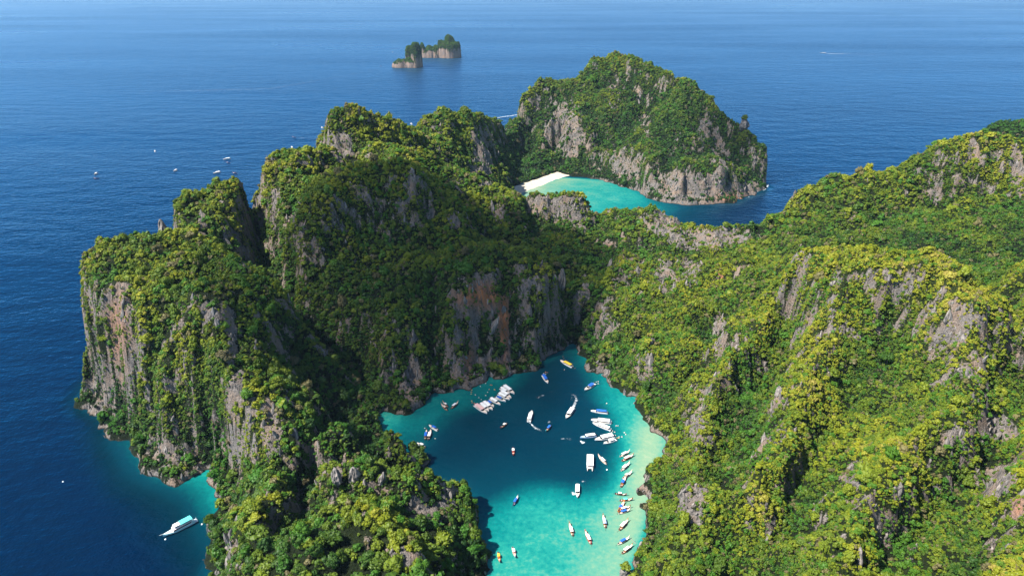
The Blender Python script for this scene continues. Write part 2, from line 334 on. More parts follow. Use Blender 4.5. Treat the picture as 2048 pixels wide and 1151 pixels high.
def make_ground():
    m, t = mat('karst_ground')
    pos = t.nodes.new('ShaderNodeNewGeometry').outputs['Position']
    rock = attr(t, 'rock').outputs['Fac']; stain = attr(t, 'stain').outputs['Fac']
    streak = noise(t, vscale(t, pos, (1, 1, 0.07)), 0.45, 4, 0.65)
    blot = noise(t, pos, 0.09, 4, 0.6); fine = noise(t, pos, 0.9, 4, 0.7)
    streak2 = noise(t, vscale(t, pos, (1, 1, 0.05)), 1.1, 3, 0.6)
    grey = ramp(t, [(0.36, (0.035, 0.034, 0.035)), (0.45, (0.105, 0.098, 0.094)), (0.55, (0.20, 0.178, 0.164)), (0.68, (0.34, 0.30, 0.265))])
    t.links.new(mathn(t, 'ADD', mathn(t, 'MULTIPLY', streak, 0.65), mathn(t, 'ADD', mathn(t, 'MULTIPLY', streak2, 0.35), mathn(t, 'MULTIPLY', mathn(t, 'SUBTRACT', fine, 0.5), 0.35))), grey.inputs[0])
    tan = mixc(t, mathn(t, 'MULTIPLY', mathn(t, 'SUBTRACT', blot, 0.42, clamp=True), 3.0, clamp=True), grey.outputs[0], (0.25, 0.175, 0.125))
    dark = mixc(t, mathn(t, 'MULTIPLY', mathn(t, 'SUBTRACT', mathn(t, 'MULTIPLY', streak2, streak), 0.27, clamp=True), 6.0, clamp=True), tan, (0.07, 0.068, 0.07))
    rk = mixc(t, mathn(t, 'MULTIPLY', stain, mathn(t, 'MULTIPLY', mathn(t, 'SUBTRACT', streak, 0.30, clamp=True), 4.0, clamp=True)), dark, (0.42, 0.145, 0.045))
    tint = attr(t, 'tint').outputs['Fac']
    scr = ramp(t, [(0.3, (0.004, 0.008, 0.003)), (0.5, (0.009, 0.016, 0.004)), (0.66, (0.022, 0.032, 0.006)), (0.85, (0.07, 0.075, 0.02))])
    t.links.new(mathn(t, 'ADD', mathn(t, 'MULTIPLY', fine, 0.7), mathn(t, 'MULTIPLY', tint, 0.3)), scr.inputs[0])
    edge = mathn(t, 'ADD', rock, mathn(t, 'MULTIPLY', mathn(t, 'SUBTRACT', mathn(t, 'ADD', mathn(t, 'MULTIPLY', fine, 0.6), mathn(t, 'MULTIPLY', streak, 0.4)), 0.5), 1.6))
    f = mathn(t, 'MULTIPLY', mathn(t, 'SUBTRACT', edge, 0.40), 6.0, clamp=True)
    base = mixc(t, f, scr.outputs[0], rk)
    sep = t.nodes.new('ShaderNodeSeparateXYZ'); t.links.new(pos, sep.inputs[0])      # dark tide band: algae, with the shade of the undercut notch painted in
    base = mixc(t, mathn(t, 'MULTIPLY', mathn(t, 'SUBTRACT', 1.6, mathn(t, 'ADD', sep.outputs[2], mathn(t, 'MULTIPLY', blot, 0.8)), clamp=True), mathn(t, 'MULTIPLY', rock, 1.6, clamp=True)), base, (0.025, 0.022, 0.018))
    b = N(t, 'ShaderNodeBsdfPrincipled'); b.inputs['Roughness'].default_value = 0.9; b.inputs['Specular IOR Level'].default_value = 0.15
    t.links.new(base, b.inputs['Base Color'])
    bmp = N(t, 'ShaderNodeBump'); bmp.inputs['Strength'].default_value = 1.0; bmp.inputs['Distance'].default_value = 2.2
    t.links.new(mathn(t, 'ADD', mathn(t, 'MULTIPLY', streak, 0.8), mathn(t, 'ADD', mathn(t, 'MULTIPLY', fine, 0.8), mathn(t, 'MULTIPLY', streak2, 0.5))), bmp.inputs['Height'])
    t.links.new(bmp.outputs[0], b.inputs['Normal']); finish(t, b.outputs[0]); return m

def make_leaf():
    m, t = mat('jungle_leaf')
    rnd = t.nodes.new('ShaderNodeObjectInfo').outputs['Random']
    pos = t.nodes.new('ShaderNodeNewGeometry').outputs['Position']
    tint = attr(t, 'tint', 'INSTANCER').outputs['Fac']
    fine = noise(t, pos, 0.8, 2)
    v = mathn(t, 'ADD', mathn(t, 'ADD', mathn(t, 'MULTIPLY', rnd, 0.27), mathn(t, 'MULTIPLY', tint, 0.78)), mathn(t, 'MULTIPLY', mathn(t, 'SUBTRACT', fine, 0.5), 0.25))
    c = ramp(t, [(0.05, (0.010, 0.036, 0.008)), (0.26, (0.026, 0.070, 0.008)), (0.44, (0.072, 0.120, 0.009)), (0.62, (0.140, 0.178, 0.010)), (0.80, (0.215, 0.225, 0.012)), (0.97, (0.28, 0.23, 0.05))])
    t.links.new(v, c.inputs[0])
    # a few trees of another species: fresh bright green, or brownish
    r2 = mathn(t, 'FRACT', mathn(t, 'MULTIPLY', rnd, 37.7))
    lush = noise(t, pos, 0.028, 3, 0.6)      # stands of a fresher green species
    lush = mathn(t, 'MULTIPLY', mathn(t, 'SUBTRACT', lush, 0.52, clamp=True), 9.0, clamp=True)
    c2 = mixc(t, mathn(t, 'MULTIPLY', mathn(t, 'GREATER_THAN', mathn(t, 'ADD', r2, mathn(t, 'MULTIPLY', lush, 0.55)), 0.88), 0.8), c.outputs[0], (0.038, 0.125, 0.010))
    c3 = mixc(t, mathn(t, 'MULTIPLY', mathn(t, 'LESS_THAN', r2, 0.06), 0.8), c2, (0.13, 0.105, 0.055))
    d = N(t, 'ShaderNodeBsdfDiffuse'); tr = N(t, 'ShaderNodeBsdfTranslucent'); gl = N(t, 'ShaderNodeBsdfGlossy')
    gl.inputs['Roughness'].default_value = 0.55; gl.inputs['Color'].default_value = (0.5, 0.5, 0.5, 1)
    t.links.new(c3, d.inputs[0]); t.links.new(mixc(t, 1.0, c3, (1.0, 1.0, 0.5), 'MULTIPLY'), tr.inputs[0])
    m1 = N(t, 'ShaderNodeMixShader'); m1.inputs[0].default_value = 0.22
    t.links.new(d.outputs[0], m1.inputs[1]); t.links.new(tr.outputs[0], m1.inputs[2])
    m2 = N(t, 'ShaderNodeMixShader'); m2.inputs[0].default_value = 0.03
    t.links.new(m1.outputs[0], m2.inputs[1]); t.links.new(gl.outputs[0], m2.inputs[2])
    finish(t, m2.outputs[0]); return m

def make_water():
    m, t = mat('sea_water')
    pos = t.nodes.new('ShaderNodeNewGeometry').outputs['Position']
    dep = attr(t, 'depth').outputs['Fac']
    coral = noise(t, pos, 0.30, 5, 0.7); patch = noise(t, pos, 0.04, 4, 0.6)
    bed = mathn(t, 'SUBTRACT', mathn(t, 'ADD', mathn(t, 'MULTIPLY', coral, 0.6), mathn(t, 'MULTIPLY', patch, 0.4)), 0.5)
    d2 = mathn(t, 'ADD', dep, mathn(t, 'MULTIPLY', bed, mathn(t, 'MINIMUM', mathn(t, 'MULTIPLY', dep, 2.8), 9.0)))
    c = ramp(t, [(0.0, (0.30, 0.30, 0.22)), (0.03, (0.15, 0.245, 0.155)), (0.065, (0.070, 0.215, 0.155)), (0.11, (0.012, 0.180, 0.148)),
                 (0.16, (0.002, 0.120, 0.115)), (0.25, (0.0008, 0.060, 0.068)), (0.38, (0.0005, 0.024, 0.038)), (0.55, (0.0003, 0.0140, 0.025)), (1.0, (0.0001, 0.0052, 0.020))])
    t.links.new(mathn(t, 'DIVIDE', d2, 30.0), c.inputs[0])
    dif = N(t, 'ShaderNodeBsdfDiffuse'); t.links.new(c.outputs[0], dif.inputs[0])
    gl = N(t, 'ShaderNodeBsdfGlossy')
    slick = noise(t, vscale(t, pos, (0.25, 1, 1)), 0.0016, 4, 0.55)
    t.links.new(mathn(t, 'ADD', 0.20, mathn(t, 'MULTIPLY', slick, 0.2)), gl.inputs['Roughness'])
    w1 = noise(t, vscale(t, pos, (0.8, 1.3, 1)), 0.11, 3, 0.6); w2 = noise(t, pos, 0.45, 3, 0.6)
    w3 = noise(t, vscale(t, pos, (0.6, 1.2, 1)), 0.025, 2, 0.5)
    op = attr(t, 'open').outputs['Fac']
    bmp = N(t, 'ShaderNodeBump'); bmp.inputs['Strength'].default_value = 1.0; bmp.inputs['Distance'].default_value = 1.0
    hsum = mathn(t, 'ADD', mathn(t, 'MULTIPLY', w1, 2.4), mathn(t, 'ADD', mathn(t, 'MULTIPLY', w2, 0.45), mathn(t, 'MULTIPLY', w3, 4.0)))
    amp = mathn(t, 'MULTIPLY', mathn(t, 'MULTIPLY', hsum, mathn(t, 'ADD', 0.25, mathn(t, 'MULTIPLY', op, 0.75))), mathn(t, 'ADD', 0.55, mathn(t, 'MULTIPLY', mathn(t, 'SUBTRACT', slick, 0.38, clamp=True), 2.6)))
    t.links.new(amp, bmp.inputs['Height']); t.links.new(bmp.outputs[0], gl.inputs['Normal']); t.links.new(bmp.outputs[0], dif.inputs['Normal'])
    fr = N(t, 'ShaderNodeFresnel'); fr.inputs[0].default_value = 1.33; t.links.new(bmp.outputs[0], fr.inputs['Normal'])
    t.links.new(mixc(t, mathn(t, 'POWER', fr.outputs[0], 2.6), (0.03, 0.50, 1.0), (0.62, 0.86, 1.0)), gl.inputs['Color'])      # bluer sky reflection put into the gloss colour, paler at a grazing view
    ms = N(t, 'ShaderNodeMixShader'); t.links.new(mathn(t, 'MINIMUM', mathn(t, 'MULTIPLY', fr.outputs[0], 0.95), 0.72), ms.inputs[0])   # waves keep a rough sea from ever mirroring fully
    t.links.new(dif.outputs[0], ms.inputs[1]); t.links.new(gl.outputs[0], ms.inputs[2])
    finish(t, ms.outputs[0]); return m

def plain(name, col, rough=0.5, spec=0.4, vary=0.08, metallic=0.0):
    m, t = mat(name)
    pos = t.nodes.new('ShaderNodeTexCoord').outputs['Object']
    n = noise(t, pos, 1.7, 4); b = N(t, 'ShaderNodeBsdfPrincipled')
    t.links.new(mixc(t, mathn(t, 'MULTIPLY', n, vary * 2), col, tuple(c * 0.55 for c in col)), b.inputs['Base Color'])
    b.inputs['Roughness'].default_value = rough; b.inputs['Specular IOR Level'].default_value = spec; b.inputs['Metallic'].default_value = metallic
    finish(t, b.outputs[0]); return m

M_GROUND = make_ground(); M_LEAF = make_leaf(); M_WATER = make_water()

def make_sand():
    m, t = mat('beach_sand')
    pos = t.nodes.new('ShaderNodeNewGeometry').outputs['Position']
    n = noise(t, pos, 0.25, 5, 0.6)
    c = ramp(t, [(0.3, (0.34, 0.295, 0.225)), (0.7, (0.47, 0.425, 0.345))]); t.links.new(n, c.inputs[0])
    b = N(t, 'ShaderNodeBsdfPrincipled'); b.inputs['Roughness'].default_value = 0.95; t.links.new(c.outputs[0], b.inputs['Base Color'])
    finish(t, b.outputs[0]); return m
M_SAND = make_sand()
M_BARK = plain('tree_bark', (0.12, 0.09, 0.065), 0.9, 0.1, 0.4)
def make_rock():
    m, t = mat('limestone')
    pos = t.nodes.new('ShaderNodeNewGeometry').outputs['Position']
    s = noise(t, vscale(t, pos, (1, 1, 0.12)), 0.7, 4, 0.65)
    c = ramp(t, [(0.32, (0.045, 0.043, 0.043)), (0.48, (0.14, 0.13, 0.122)), (0.62, (0.25, 0.22, 0.20)), (0.8, (0.38, 0.34, 0.30))]); t.links.new(s, c.inputs[0])
    b = N(t, 'ShaderNodeBsdfPrincipled'); b.inputs['Roughness'].default_value = 0.9; b.inputs['Specular IOR Level'].default_value = 0.15
    t.links.new(c.outputs[0], b.inputs['Base Color'])
    bmp = N(t, 'ShaderNodeBump'); bmp.inputs['Distance'].default_value = 0.8; t.links.new(s, bmp.inputs['Height']); t.links.new(bmp.outputs[0], b.inputs['Normal'])
    finish(t, b.outputs[0]); return m
M_ROCK = make_rock()
# ------------------------------------------------------------------ object helpers
def tag(o, label=None, cat=None, group=None, kind=None):
    if label: o['label'] = label
    if cat: o['category'] = cat
    if group: o['group'] = group
    if kind: o['kind'] = kind
    return o
def mesh_np(name, V, F, m=None, attrs={}, smooth=False):
    me = bpy.data.meshes.new(name); V = np.asarray(V, np.float32); F = np.asarray(F, np.int32)
    me.vertices.add(len(V)); me.vertices.foreach_set('co', V.ravel())
    k = F.shape[1]; me.loops.add(F.size); me.loops.foreach_set('vertex_index', F.ravel())
    me.polygons.add(len(F)); me.polygons.foreach_set('loop_start', np.arange(0, F.size, k, dtype=np.int32))
    me.polygons.foreach_set('use_smooth', np.full(len(F), smooth))
    for n, a in attrs.items():
        at = me.attributes.new(n, 'FLOAT', 'POINT'); at.data.foreach_set('value', np.asarray(a, np.float32))
    me.update(calc_edges=True); me.validate()
    if m: me.materials.append(m)
    return me
def link(name, me, parent=None, loc=None):
    o = bpy.data.objects.new(name, me); COL.objects.link(o)
    if parent: o.parent = parent
    if loc is not None: o.location = loc
    return o
def empty(name, loc, rz=0.0):
    o = bpy.data.objects.new(name, None); COL.objects.link(o); o.location = loc; o.rotation_euler = (0, 0, rz)
    o.empty_display_size = 1; return o

# ------------------------------------------------------------------ terrain meshes
# bare rock seen from the air: image pixel, half-size in pixels, strength (negative = overgrown)
ROCKS = [(232,655,34,95,.9),(285,735,18,55,.7),(352,640,16,55,.7),(320,900,38,50,.8),(378,925,34,26,.9),(240,890,30,18,.6),(200,815,30,14,.8),
    (418,622,42,28,1.),(460,690,13,60,1.2),(474,785,15,48,1.2),(505,820,14,30,.9),(540,850,22,45,1.),(545,892,14,25,.9),(500,860,14,40,.5),(402,455,13,40,.9),(487,512,24,28,.8),
    (548,420,7,55,.8),(572,445,24,18,.8),(600,480,16,45,.6),(685,295,24,35,1.),(742,310,14,25,.7),(962,275,24,40,.7),(966,318,20,38,.9),(880,262,22,16,.5),
    (1128,270,38,60,1.1),(1110,330,34,16,.9),(1290,250,13,30,.7),(1240,320,55,34,.6),(1410,255,13,40,.8),(1440,312,22,38,.8),(1390,378,80,30,1.1),(1500,382,32,18,1.),(1536,335,8,40,1.),(1228,195,15,36,.5),(1180,335,40,18,.6),(1150,300,50,40,.45),(1260,345,50,22,.6),(1320,370,40,24,.7),(1370,300,40,40,.4),(1100,200,30,20,.35),
    (975,365,20,11,.8),(920,372,15,14,.6),(824,370,8,32,.9),(755,430,24,36,.5),(908,440,12,18,.8),(950,600,62,50,.9),(1006,650,14,60,1.),(930,740,60,34,.8),(1012,725,14,36,.8),(822,770,22,42,.9),(1072,565,38,42,.6),(1040,545,16,18,.7),(1000,425,16,20,.8),(770,545,60,60,.3),
    (1112,412,58,26,1.),(1160,440,24,22,.8),(1420,474,84,18,1.4),(1320,446,40,24,1.2),(1260,540,60,50,.5),(1325,440,32,20,1.),(1400,478,66,20,1.3),(1330,552,24,30,1.2),(1272,542,14,18,.9),(1172,572,13,28,.9),(1208,620,24,60,.6),(1203,738,18,22,.9),(1440,552,10,18,.8),(1260,430,40,16,.4),(1480,540,26,16,.6),(1380,540,34,28,.9),
    (1720,556,30,7,.9),(1792,552,38,9,.8),(1440,665,14,40,.9),(1470,700,10,30,.8),(1400,850,34,66,.65),(1388,1000,32,48,.9),(1560,865,14,28,.7),(1920,655,18,46,.9),(1950,735,24,38,.9),(1985,855,48,28,1.),(1905,875,46,26,.7),(1700,975,26,50,.55),(1745,1010,22,34,.6),(1990,965,42,34,.9),(2036,1015,15,30,1.),(1830,1112,15,26,.7),(2032,335,16,40,.9),(1962,312,28,13,.7),(1840,342,14,7,.6),(1610,560,20,12,.5),(1545,870,30,30,.35),(1300,480,30,60,.3),
    (848,1022,36,34,.95),(895,1000,24,36,.8),(800,1112,56,20,1.2),(735,1085,11,14,1.),(460,1108,16,28,1.),(676,945,10,16,1.),(710,945,9,14,1.),(726,1022,9,18,.8),(660,1010,9,14,.8),(592,1010,14,36,.7),(985,1100,10,40,.6),(1205,490,26,16,.7)]
GREENS = [(318,700,34,120,.75),(405,760,40,120,.85),(295,850,34,60,.7),(412,870,26,50,.8),(440,840,14,70,.6),(210,720,20,60,.5),(570,520,22,90,.6),(870,600,44,80,.6),(700,640,60,80,.6),(1120,330,16,60,.4),(640,420,40,40,.6),(880,720,14,50,.5)]   # faces grown over with shrubs
STAINS = [(962,592,46,22,.9),(1008,640,12,70,.9),(1440,552,12,16,.8),(2036,1015,12,22,.5),(1465,396,30,10,.5),(235,660,20,60,.35),(938,715,10,30,.6),(1215,505,40,16,.35)]
REGION = [ # name, label, seeds
    ('headland', 'steep cliffed headland standing in the sea beside the cove', [(300,560,450),(250,760,415),(400,680,395),(185,600,460),(300,490,500),(440,530,490)]),
    ('ridge', 'narrow wooded ridge running down from a grey cliff between cove and lagoon', [(455,700,395),(550,870,350),(480,1000,315),(700,1000,280),(900,980,285),(720,830,400),(800,870,372),(600,1100,255),(850,1130,245),(560,720,430)]),
    ('hill', 'dark central hill with an orange streaked cliff above the lagoon', [(770,450,585),(950,600,520),(690,600,530),(860,700,490),(1070,580,540),(770,700,475),(620,560,545)]),
    ('mountain', 'chain of rounded peaks along the open sea', [(430,400,615),(600,380,640),(700,240,800),(900,250,930),(980,300,1000),(870,330,735),(990,390,740),(520,400,680),(640,420,620)]),
    ('saddle', 'low rocky saddle between the lagoon and the white beach bay', [(1110,430,725),(1260,450,700),(1420,480,670),(1250,600,560),(1200,700,510),(1350,640,520)]),
    ('hillside', 'sunlit jungle hillside rising from the shallow shore of the lagoon', [(1700,700,400),(1900,600,400),(1900,900,310),(1500,900,345),(1500,1100,260),(1700,1100,255),(1520,620,490),(1400,780,430)]),
    ('far_hill', 'green hill sloping down to the open sea behind the jungle hillside', [(1700,400,690),(1900,340,680),(1800,450,590),(2000,420,600),(1600,450,640)]),
    ('massif', 'tall domed massif with pale cliffs across the turquoise bay', [(1220,180,1290),(1110,220,1280),(1400,330,1030),(1300,300,1080),(1500,320,1080),(1130,300,1170)]),
    ('lowland', 'flat wooded land behind the white beach', [(1050,320,1200),(1040,350,1110),(1025,295,1300)])]
seedxy = []; 
for k, (_, _, ss) in enumerate(REGION):
    for s in ss: x, y, _z = P(*s); seedxy.append((x, y, k))

def paint(patches, u, v, vis):
    a = np.zeros(u.shape)
    for cu, cv, ru, rv, s in patches:
        q = ((u - cu) / ru) ** 2 + ((v - cv) / rv) ** 2
        a = np.maximum(a, s * np.exp(-0.7 * q ** 1.5)) if s > 0 else a
    return np.where(vis, a, 0)

def grid_faces(nx, ny):
    j, i = np.meshgrid(np.arange(ny - 1), np.arange(nx - 1), indexing='ij'); a = (j * nx + i).ravel()
    return np.stack([a, a + 1, a + nx + 1, a + nx], 1)

TER = {}
def build_grid(x0, x1, y0, y1, st):
    xs = np.arange(x0, x1 + st / 2, st); ys = np.arange(y0, y1 + st / 2, st)
    X, Y = np.meshgrid(xs, ys); Z, SD = height(X, Y)
    gyv, gxv = np.gradient(Z, st); nrm = np.stack([-gxv, -gyv, np.ones_like(Z)], -1); nrm /= np.linalg.norm(nrm, axis=-1, keepdims=True)
    return dict(X=X, Y=Y, Z=Z, SD=SD, N=nrm, st=st, xs=xs, ys=ys)
grids = [build_grid(-400, 712, 90, 900, 1.8), build_grid(-300, 440, 900 - 0.2, 1470, 2.6)]
# which ground can be seen from the air
allu, allv, alld = [], [], []
for g in grids:
    u, v = proj(g['X'], g['Y'], g['Z']); g['u'], g['v'] = u, v
    g['d'] = np.sqrt(g['X'] ** 2 + g['Y'] ** 2 + (g['Z'] - CAM_H) ** 2)
    allu.append(u.ravel()); allv.append(v.ravel()); alld.append(g['d'].ravel())
B = 10; ZB = np.full((140, 230), 1e9)
for u, v, d in zip(allu, allv, alld):
    ok = (u > -100) & (u < 2150) & (v > -50) & (v < 1300)
    np.minimum.at(ZB, ((v[ok] + 50).astype(int) // B, (u[ok] + 100).astype(int) // B), d[ok])
for g in grids:
    iu = np.clip((g['u'] + 100).astype(int) // B, 0, 229); iv = np.clip((g['v'] + 50).astype(int) // B, 0, 139)
    g['vis'] = (g['d'] < ZB[iv, iu] * 1.03 + 16) & (g['u'] > -90) & (g['u'] < 2140) & (g['v'] < 1290)

for gi, g in enumerate(grids):
    X, Y, Z = g['X'], g['Y'], g['Z']; slope = np.degrees(np.arccos(np.clip(g['N'][..., 2], 0, 1)))
    nz = fbm(X / 18, Y / 18 + Z / 60, 41, 3)
    rock = 0.88 * sstep(56, 75, slope + 15 * nz) 
    pr = paint(ROCKS, g['u'], g['v'], g['vis'])
    rock = np.clip(np.maximum(rock * 0.8, pr * (0.72 + 0.7 * sstep(25, 60, slope)) + 0.25 * nz * (pr > .2)), 0, 1)
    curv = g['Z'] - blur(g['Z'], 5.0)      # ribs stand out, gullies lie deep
    rib = sstep(1.2, 4.5, curv) * sstep(32, 52, slope) * sstep(-0.05, 0.45, fbm(X / 15, Y / 15 + Z / 40, 45, 3)) * (Y < 900)
    rock = np.maximum(rock, 0.8 * rib)
    rock *= 1 - paint(GREENS, g['u'], g['v'], g['vis']) * sstep(-0.5, 0.1, fbm(X / 9, Y / 9 + Z / 35, 49, 2))
    brk = fbm(X / 7, Y / 7 + Z / 25, 43, 3); rock = np.clip(rock - 0.75 * np.clip(brk + 0.15, 0, 1) * (rock < 0.98) + 0.18 * np.clip(-brk, 0, 1) * (rock > .15), 0, 1)
    shore = sstep(-0.25, 0.25, fbm(X / 16, Y / 16, 47, 2)); rock = np.where(Z < 4.0, np.maximum(rock, (0.25 + 0.7 * shore) * sstep(4.0, 1.5, Z)), rock)
    low = np.exp(-(((X - 30) / 75) ** 2 + ((Y - 1140) / 170) ** 2)) * sstep(0.5, 0.2, rock * sstep(14, 30, Z)); rock *= 1 - np.clip(low * 3, 0, 1)
    # bare karst weathers into pinnacles and flutes
    crag = rock * np.clip(g['SD'] / 6, 0, 1) * sstep(4, 10, Z)
    Z = Z + crag * (3.6 * (0.45 - np.abs(perlin(X / 6.5, Y / 6.5, 81))) + 2.4 * (0.4 - np.abs(perlin(X / 3.3, Y / 3.3, 83))))
    gyv, gxv = np.gradient(Z, g['st']); nrm = np.stack([-gxv, -gyv, np.ones_like(Z)], -1); g['N'] = nrm / np.linalg.norm(nrm, axis=-1, keepdims=True); g['Z'] = Z
    g['rock'] = rock; g['stain'] = paint(STAINS, g['u'], g['v'], g['vis']); g['slope'] = slope
    # plants: sun-bleached shrubs on the tops and the eastern slopes, lusher growth in hollows and on the massif
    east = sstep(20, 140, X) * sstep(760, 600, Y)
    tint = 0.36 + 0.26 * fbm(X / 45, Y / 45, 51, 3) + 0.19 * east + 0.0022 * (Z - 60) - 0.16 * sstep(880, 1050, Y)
    tint = tint - 0.16 * np.exp(-(((X + 92) / 34) ** 2 + ((Y - 385) / 30) ** 2)); tint = tint - 0.34 * sstep(490, 530, Y) * sstep(690, 590, Y) * sstep(210, 270, X) - 0.06 * sstep(590, 690, Y) * (X > 200) + np.clip(0.022 * curv, -0.14, 0.12); fg = sstep(330, 250, Y) * sstep(20, -40, X); tint = tint + 0.06 * fg  # darker green on the lower far hill, with valley shade put into the tint
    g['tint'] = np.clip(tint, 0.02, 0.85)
    rid = np.zeros(X.shape, int); best = np.full(X.shape, 1e18)
    wxx = X + 14 * fbm(X / 40, Y / 40, 61, 2); wyy = Y + 14 * fbm(X / 40, Y / 40, 62, 2)
    for sx, sy, k in seedxy:
        dd = (wxx - sx) ** 2 + (wyy - sy) ** 2; mm = dd < best; rid[mm] = k; best[mm] = dd[mm]
    g['rid'] = rid
    ny, nx = X.shape; F = grid_faces(nx, ny); zf = Z.ravel()[F].max(1); frid = rid.ravel()[F[:, 0]]
    V = np.stack([X.ravel(), Y.ravel(), Z.ravel()], 1); NN = g['N'].reshape(-1, 3)
    for k, (nm, lab, _) in enumerate(REGION):
        Fk = F[(zf > -2.5) & (frid == k)]
        if len(Fk) == 0: continue
        used = np.unique(Fk); remap = np.zeros(len(V), int); remap[used] = np.arange(len(used))
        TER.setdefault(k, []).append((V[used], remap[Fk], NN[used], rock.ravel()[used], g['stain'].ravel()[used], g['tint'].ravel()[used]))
for k, lst in TER.items():
    off = 0; Vs, Fs = [], []
    for e in lst: Vs.append(e[0]); Fs.append(e[1] + off); off += len(e[0])
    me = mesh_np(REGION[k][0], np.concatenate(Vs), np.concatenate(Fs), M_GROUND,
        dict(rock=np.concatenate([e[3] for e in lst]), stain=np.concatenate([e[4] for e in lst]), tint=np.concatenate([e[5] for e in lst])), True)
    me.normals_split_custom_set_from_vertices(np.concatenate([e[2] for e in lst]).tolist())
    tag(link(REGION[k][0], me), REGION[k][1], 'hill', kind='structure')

# ------------------------------------------------------------------ the sea
DEPTHS = [(1150,692,5),(1135,705,10),(1120,715,14),(1090,735,14),(1140,740,14),(1065,752,12),(1165,750,9),(1190,765,6.5),(1210,770,5),(1150,775,14),(1180,790,9),(1200,800,5.5),(1230,795,3.6),(1255,815,3.2),(1270,825,2.8),(1190,815,14),(1213,820,6),(1230,830,4.2),
    (1205,860,14),(1225,860,6.5),(1240,860,4),(1250,845,3.5),(1285,840,2),(1290,850,1.2),(1268,870,1.5),(1300,880,.6),(1312,870,.3),(1215,890,13),(1232,900,6),(1245,890,3.8),(1262,905,1.6),(1215,930,10),(1230,930,5),(1248,925,2.4),(1290,930,.8),(1190,955,13),(1210,960,7),(1225,960,4.6),(1245,960,2.0),(1150,965,13),(1175,975,8),(1195,985,5.2),(1215,985,3.6),(1270,1000,1.2),(1235,1005,1.8),(1250,1060,1.1),(1285,1080,.3),(1280,1040,.6),(1265,1140,.8),(1200,1100,2.3),(1180,1140,1.9),(1215,1050,2.0),
    (1150,990,5.5),(1160,1030,3.4),(1125,970,9),(1130,995,4.8),(1100,950,14),(1100,965,7),(1100,982,4.4),(1050,950,14),(1050,970,7.5),(1050,990,4.6),(1010,965,14),(1010,985,9),(1010,1010,5),(975,985,14),(975,1005,9),(980,1030,5.5),(940,960,14),(1100,1140,3.5),(1050,1120,3.7),(1000,1130,3.2),(1010,1060,4.0),(1100,1060,3.7),(1070,1020,3.4),
    (1150,880,15),(1050,870,17),(950,890,16),(890,910,15),(870,940,13),(865,890,13),(850,872,6.5),(850,850,5.2),(878,862,11),(800,845,4.8),(830,825,4.8),(870,835,5.2),(895,850,11),(880,800,4.8),(910,825,6),(930,835,13),(930,805,5),(955,812,7),(975,828,14),(950,790,4.6),(985,785,5),(1010,800,11),(1000,770,4.8),(1030,765,6.5),(1045,790,13),(1100,800,15),(1130,830,15),(765,826,2),(1020,752,5),(900,785,4.4),
    (990,1250,2.5),(1100,1300,3),(1250,1250,1),(1150,1250,2),
    (1030,380,0),(1060,372,0),(1090,362,0),(1120,352,0),(1145,353,.6),(1040,392,1.2),(1100,368,1.5),(1150,365,2.6),(1200,380,3.2),(1250,395,3.4),(1180,410,3),(1120,395,2.5),(1290,405,4.5),(1320,415,6),(1350,425,10),(1400,430,20),(1300,430,8),(1250,430,5.5),(1450,430,28),(1500,410,30),(1540,385,30),(1560,430,30),(1400,412,16),(1200,356,2.5),(1270,385,4),(1060,430,3),(1200,450,5),(1350,460,14),(1500,460,30),
    (437,955,3.2),(425,985,4),(435,1010,4.5),(410,1000,6),(400,970,7),(370,980,10),(390,1040,11),(340,985,12),(300,960,9),(260,920,9),(225,880,10),(330,1040,22),(250,1000,26),(180,850,22),(430,1060,9),(410,1100,13),(390,1140,18),(320,1140,30),(200,1000,30),(140,850,30)]
sx = np.concatenate([[-90000,-30000,-10000,-4000,-1800,-1000,-700], np.arange(-520,-270,6), np.arange(-270,150,2.0), np.arange(150,800,6), [900,1100,1800,4000,10000,30000,90000]])
sy = np.concatenate([[-20000,-4000,-600,-100,100], np.arange(150,230,6), np.arange(230,560,2.0), np.arange(560,880,6), np.arange(880,1260,3.0), np.arange(1260,1600,10), [1700,1900,2300,3000,4000,6000,10000,20000,40000,90000]])
SX, SY = np.meshgrid(sx, sy)
SDs = np.full(SX.shape, -500.0); near = (SX > -700) & (SX < 900) & (SY > -100) & (SY < 1700)
SDs[near] = seg_dist(SX[near], SY[near], COAST_W)
dpt = [(*S(u, v)[:2], d) for u, v, d in DEPTHS]
DT = tin(dpt, HX0, HY0, HST, HNX, HNY, fill=30.0); DT = blur(DT, 3.0)
depth = np.minimum(np.clip(11 + np.maximum(-SDs, 0) * 1.2, 0, 30), np.where(near, bil(DT, HX0, HY0, HST, SX, SY), 30))
depth = np.where((SX > HX0) & (SX < HX0 + HST * HNX) & (SY > HY0) & (SY < HY0 + HST * HNY), depth, 30)
openw = sstep(14, 28, depth)
SV = np.stack([SX.ravel(), SY.ravel(), np.zeros(SX.size)], 1); SF = grid_faces(len(sx), len(sy))
fx, fy = SX.ravel()[SF].mean(1), SY.ravel()[SF].mean(1)
lag = (fx > -130) & (fx < 145) & (fy > 200) & (fy < 560) & (fx > -130 + (fy < 380) * 60)
bay = (fx > -10) & (fx < 420) & (fy > 740) & (fy < 1140) & (fy < 1150 - np.maximum(fx - 300, 0) * 2.2)
under = (SDs.ravel()[SF].min(1) > 14)
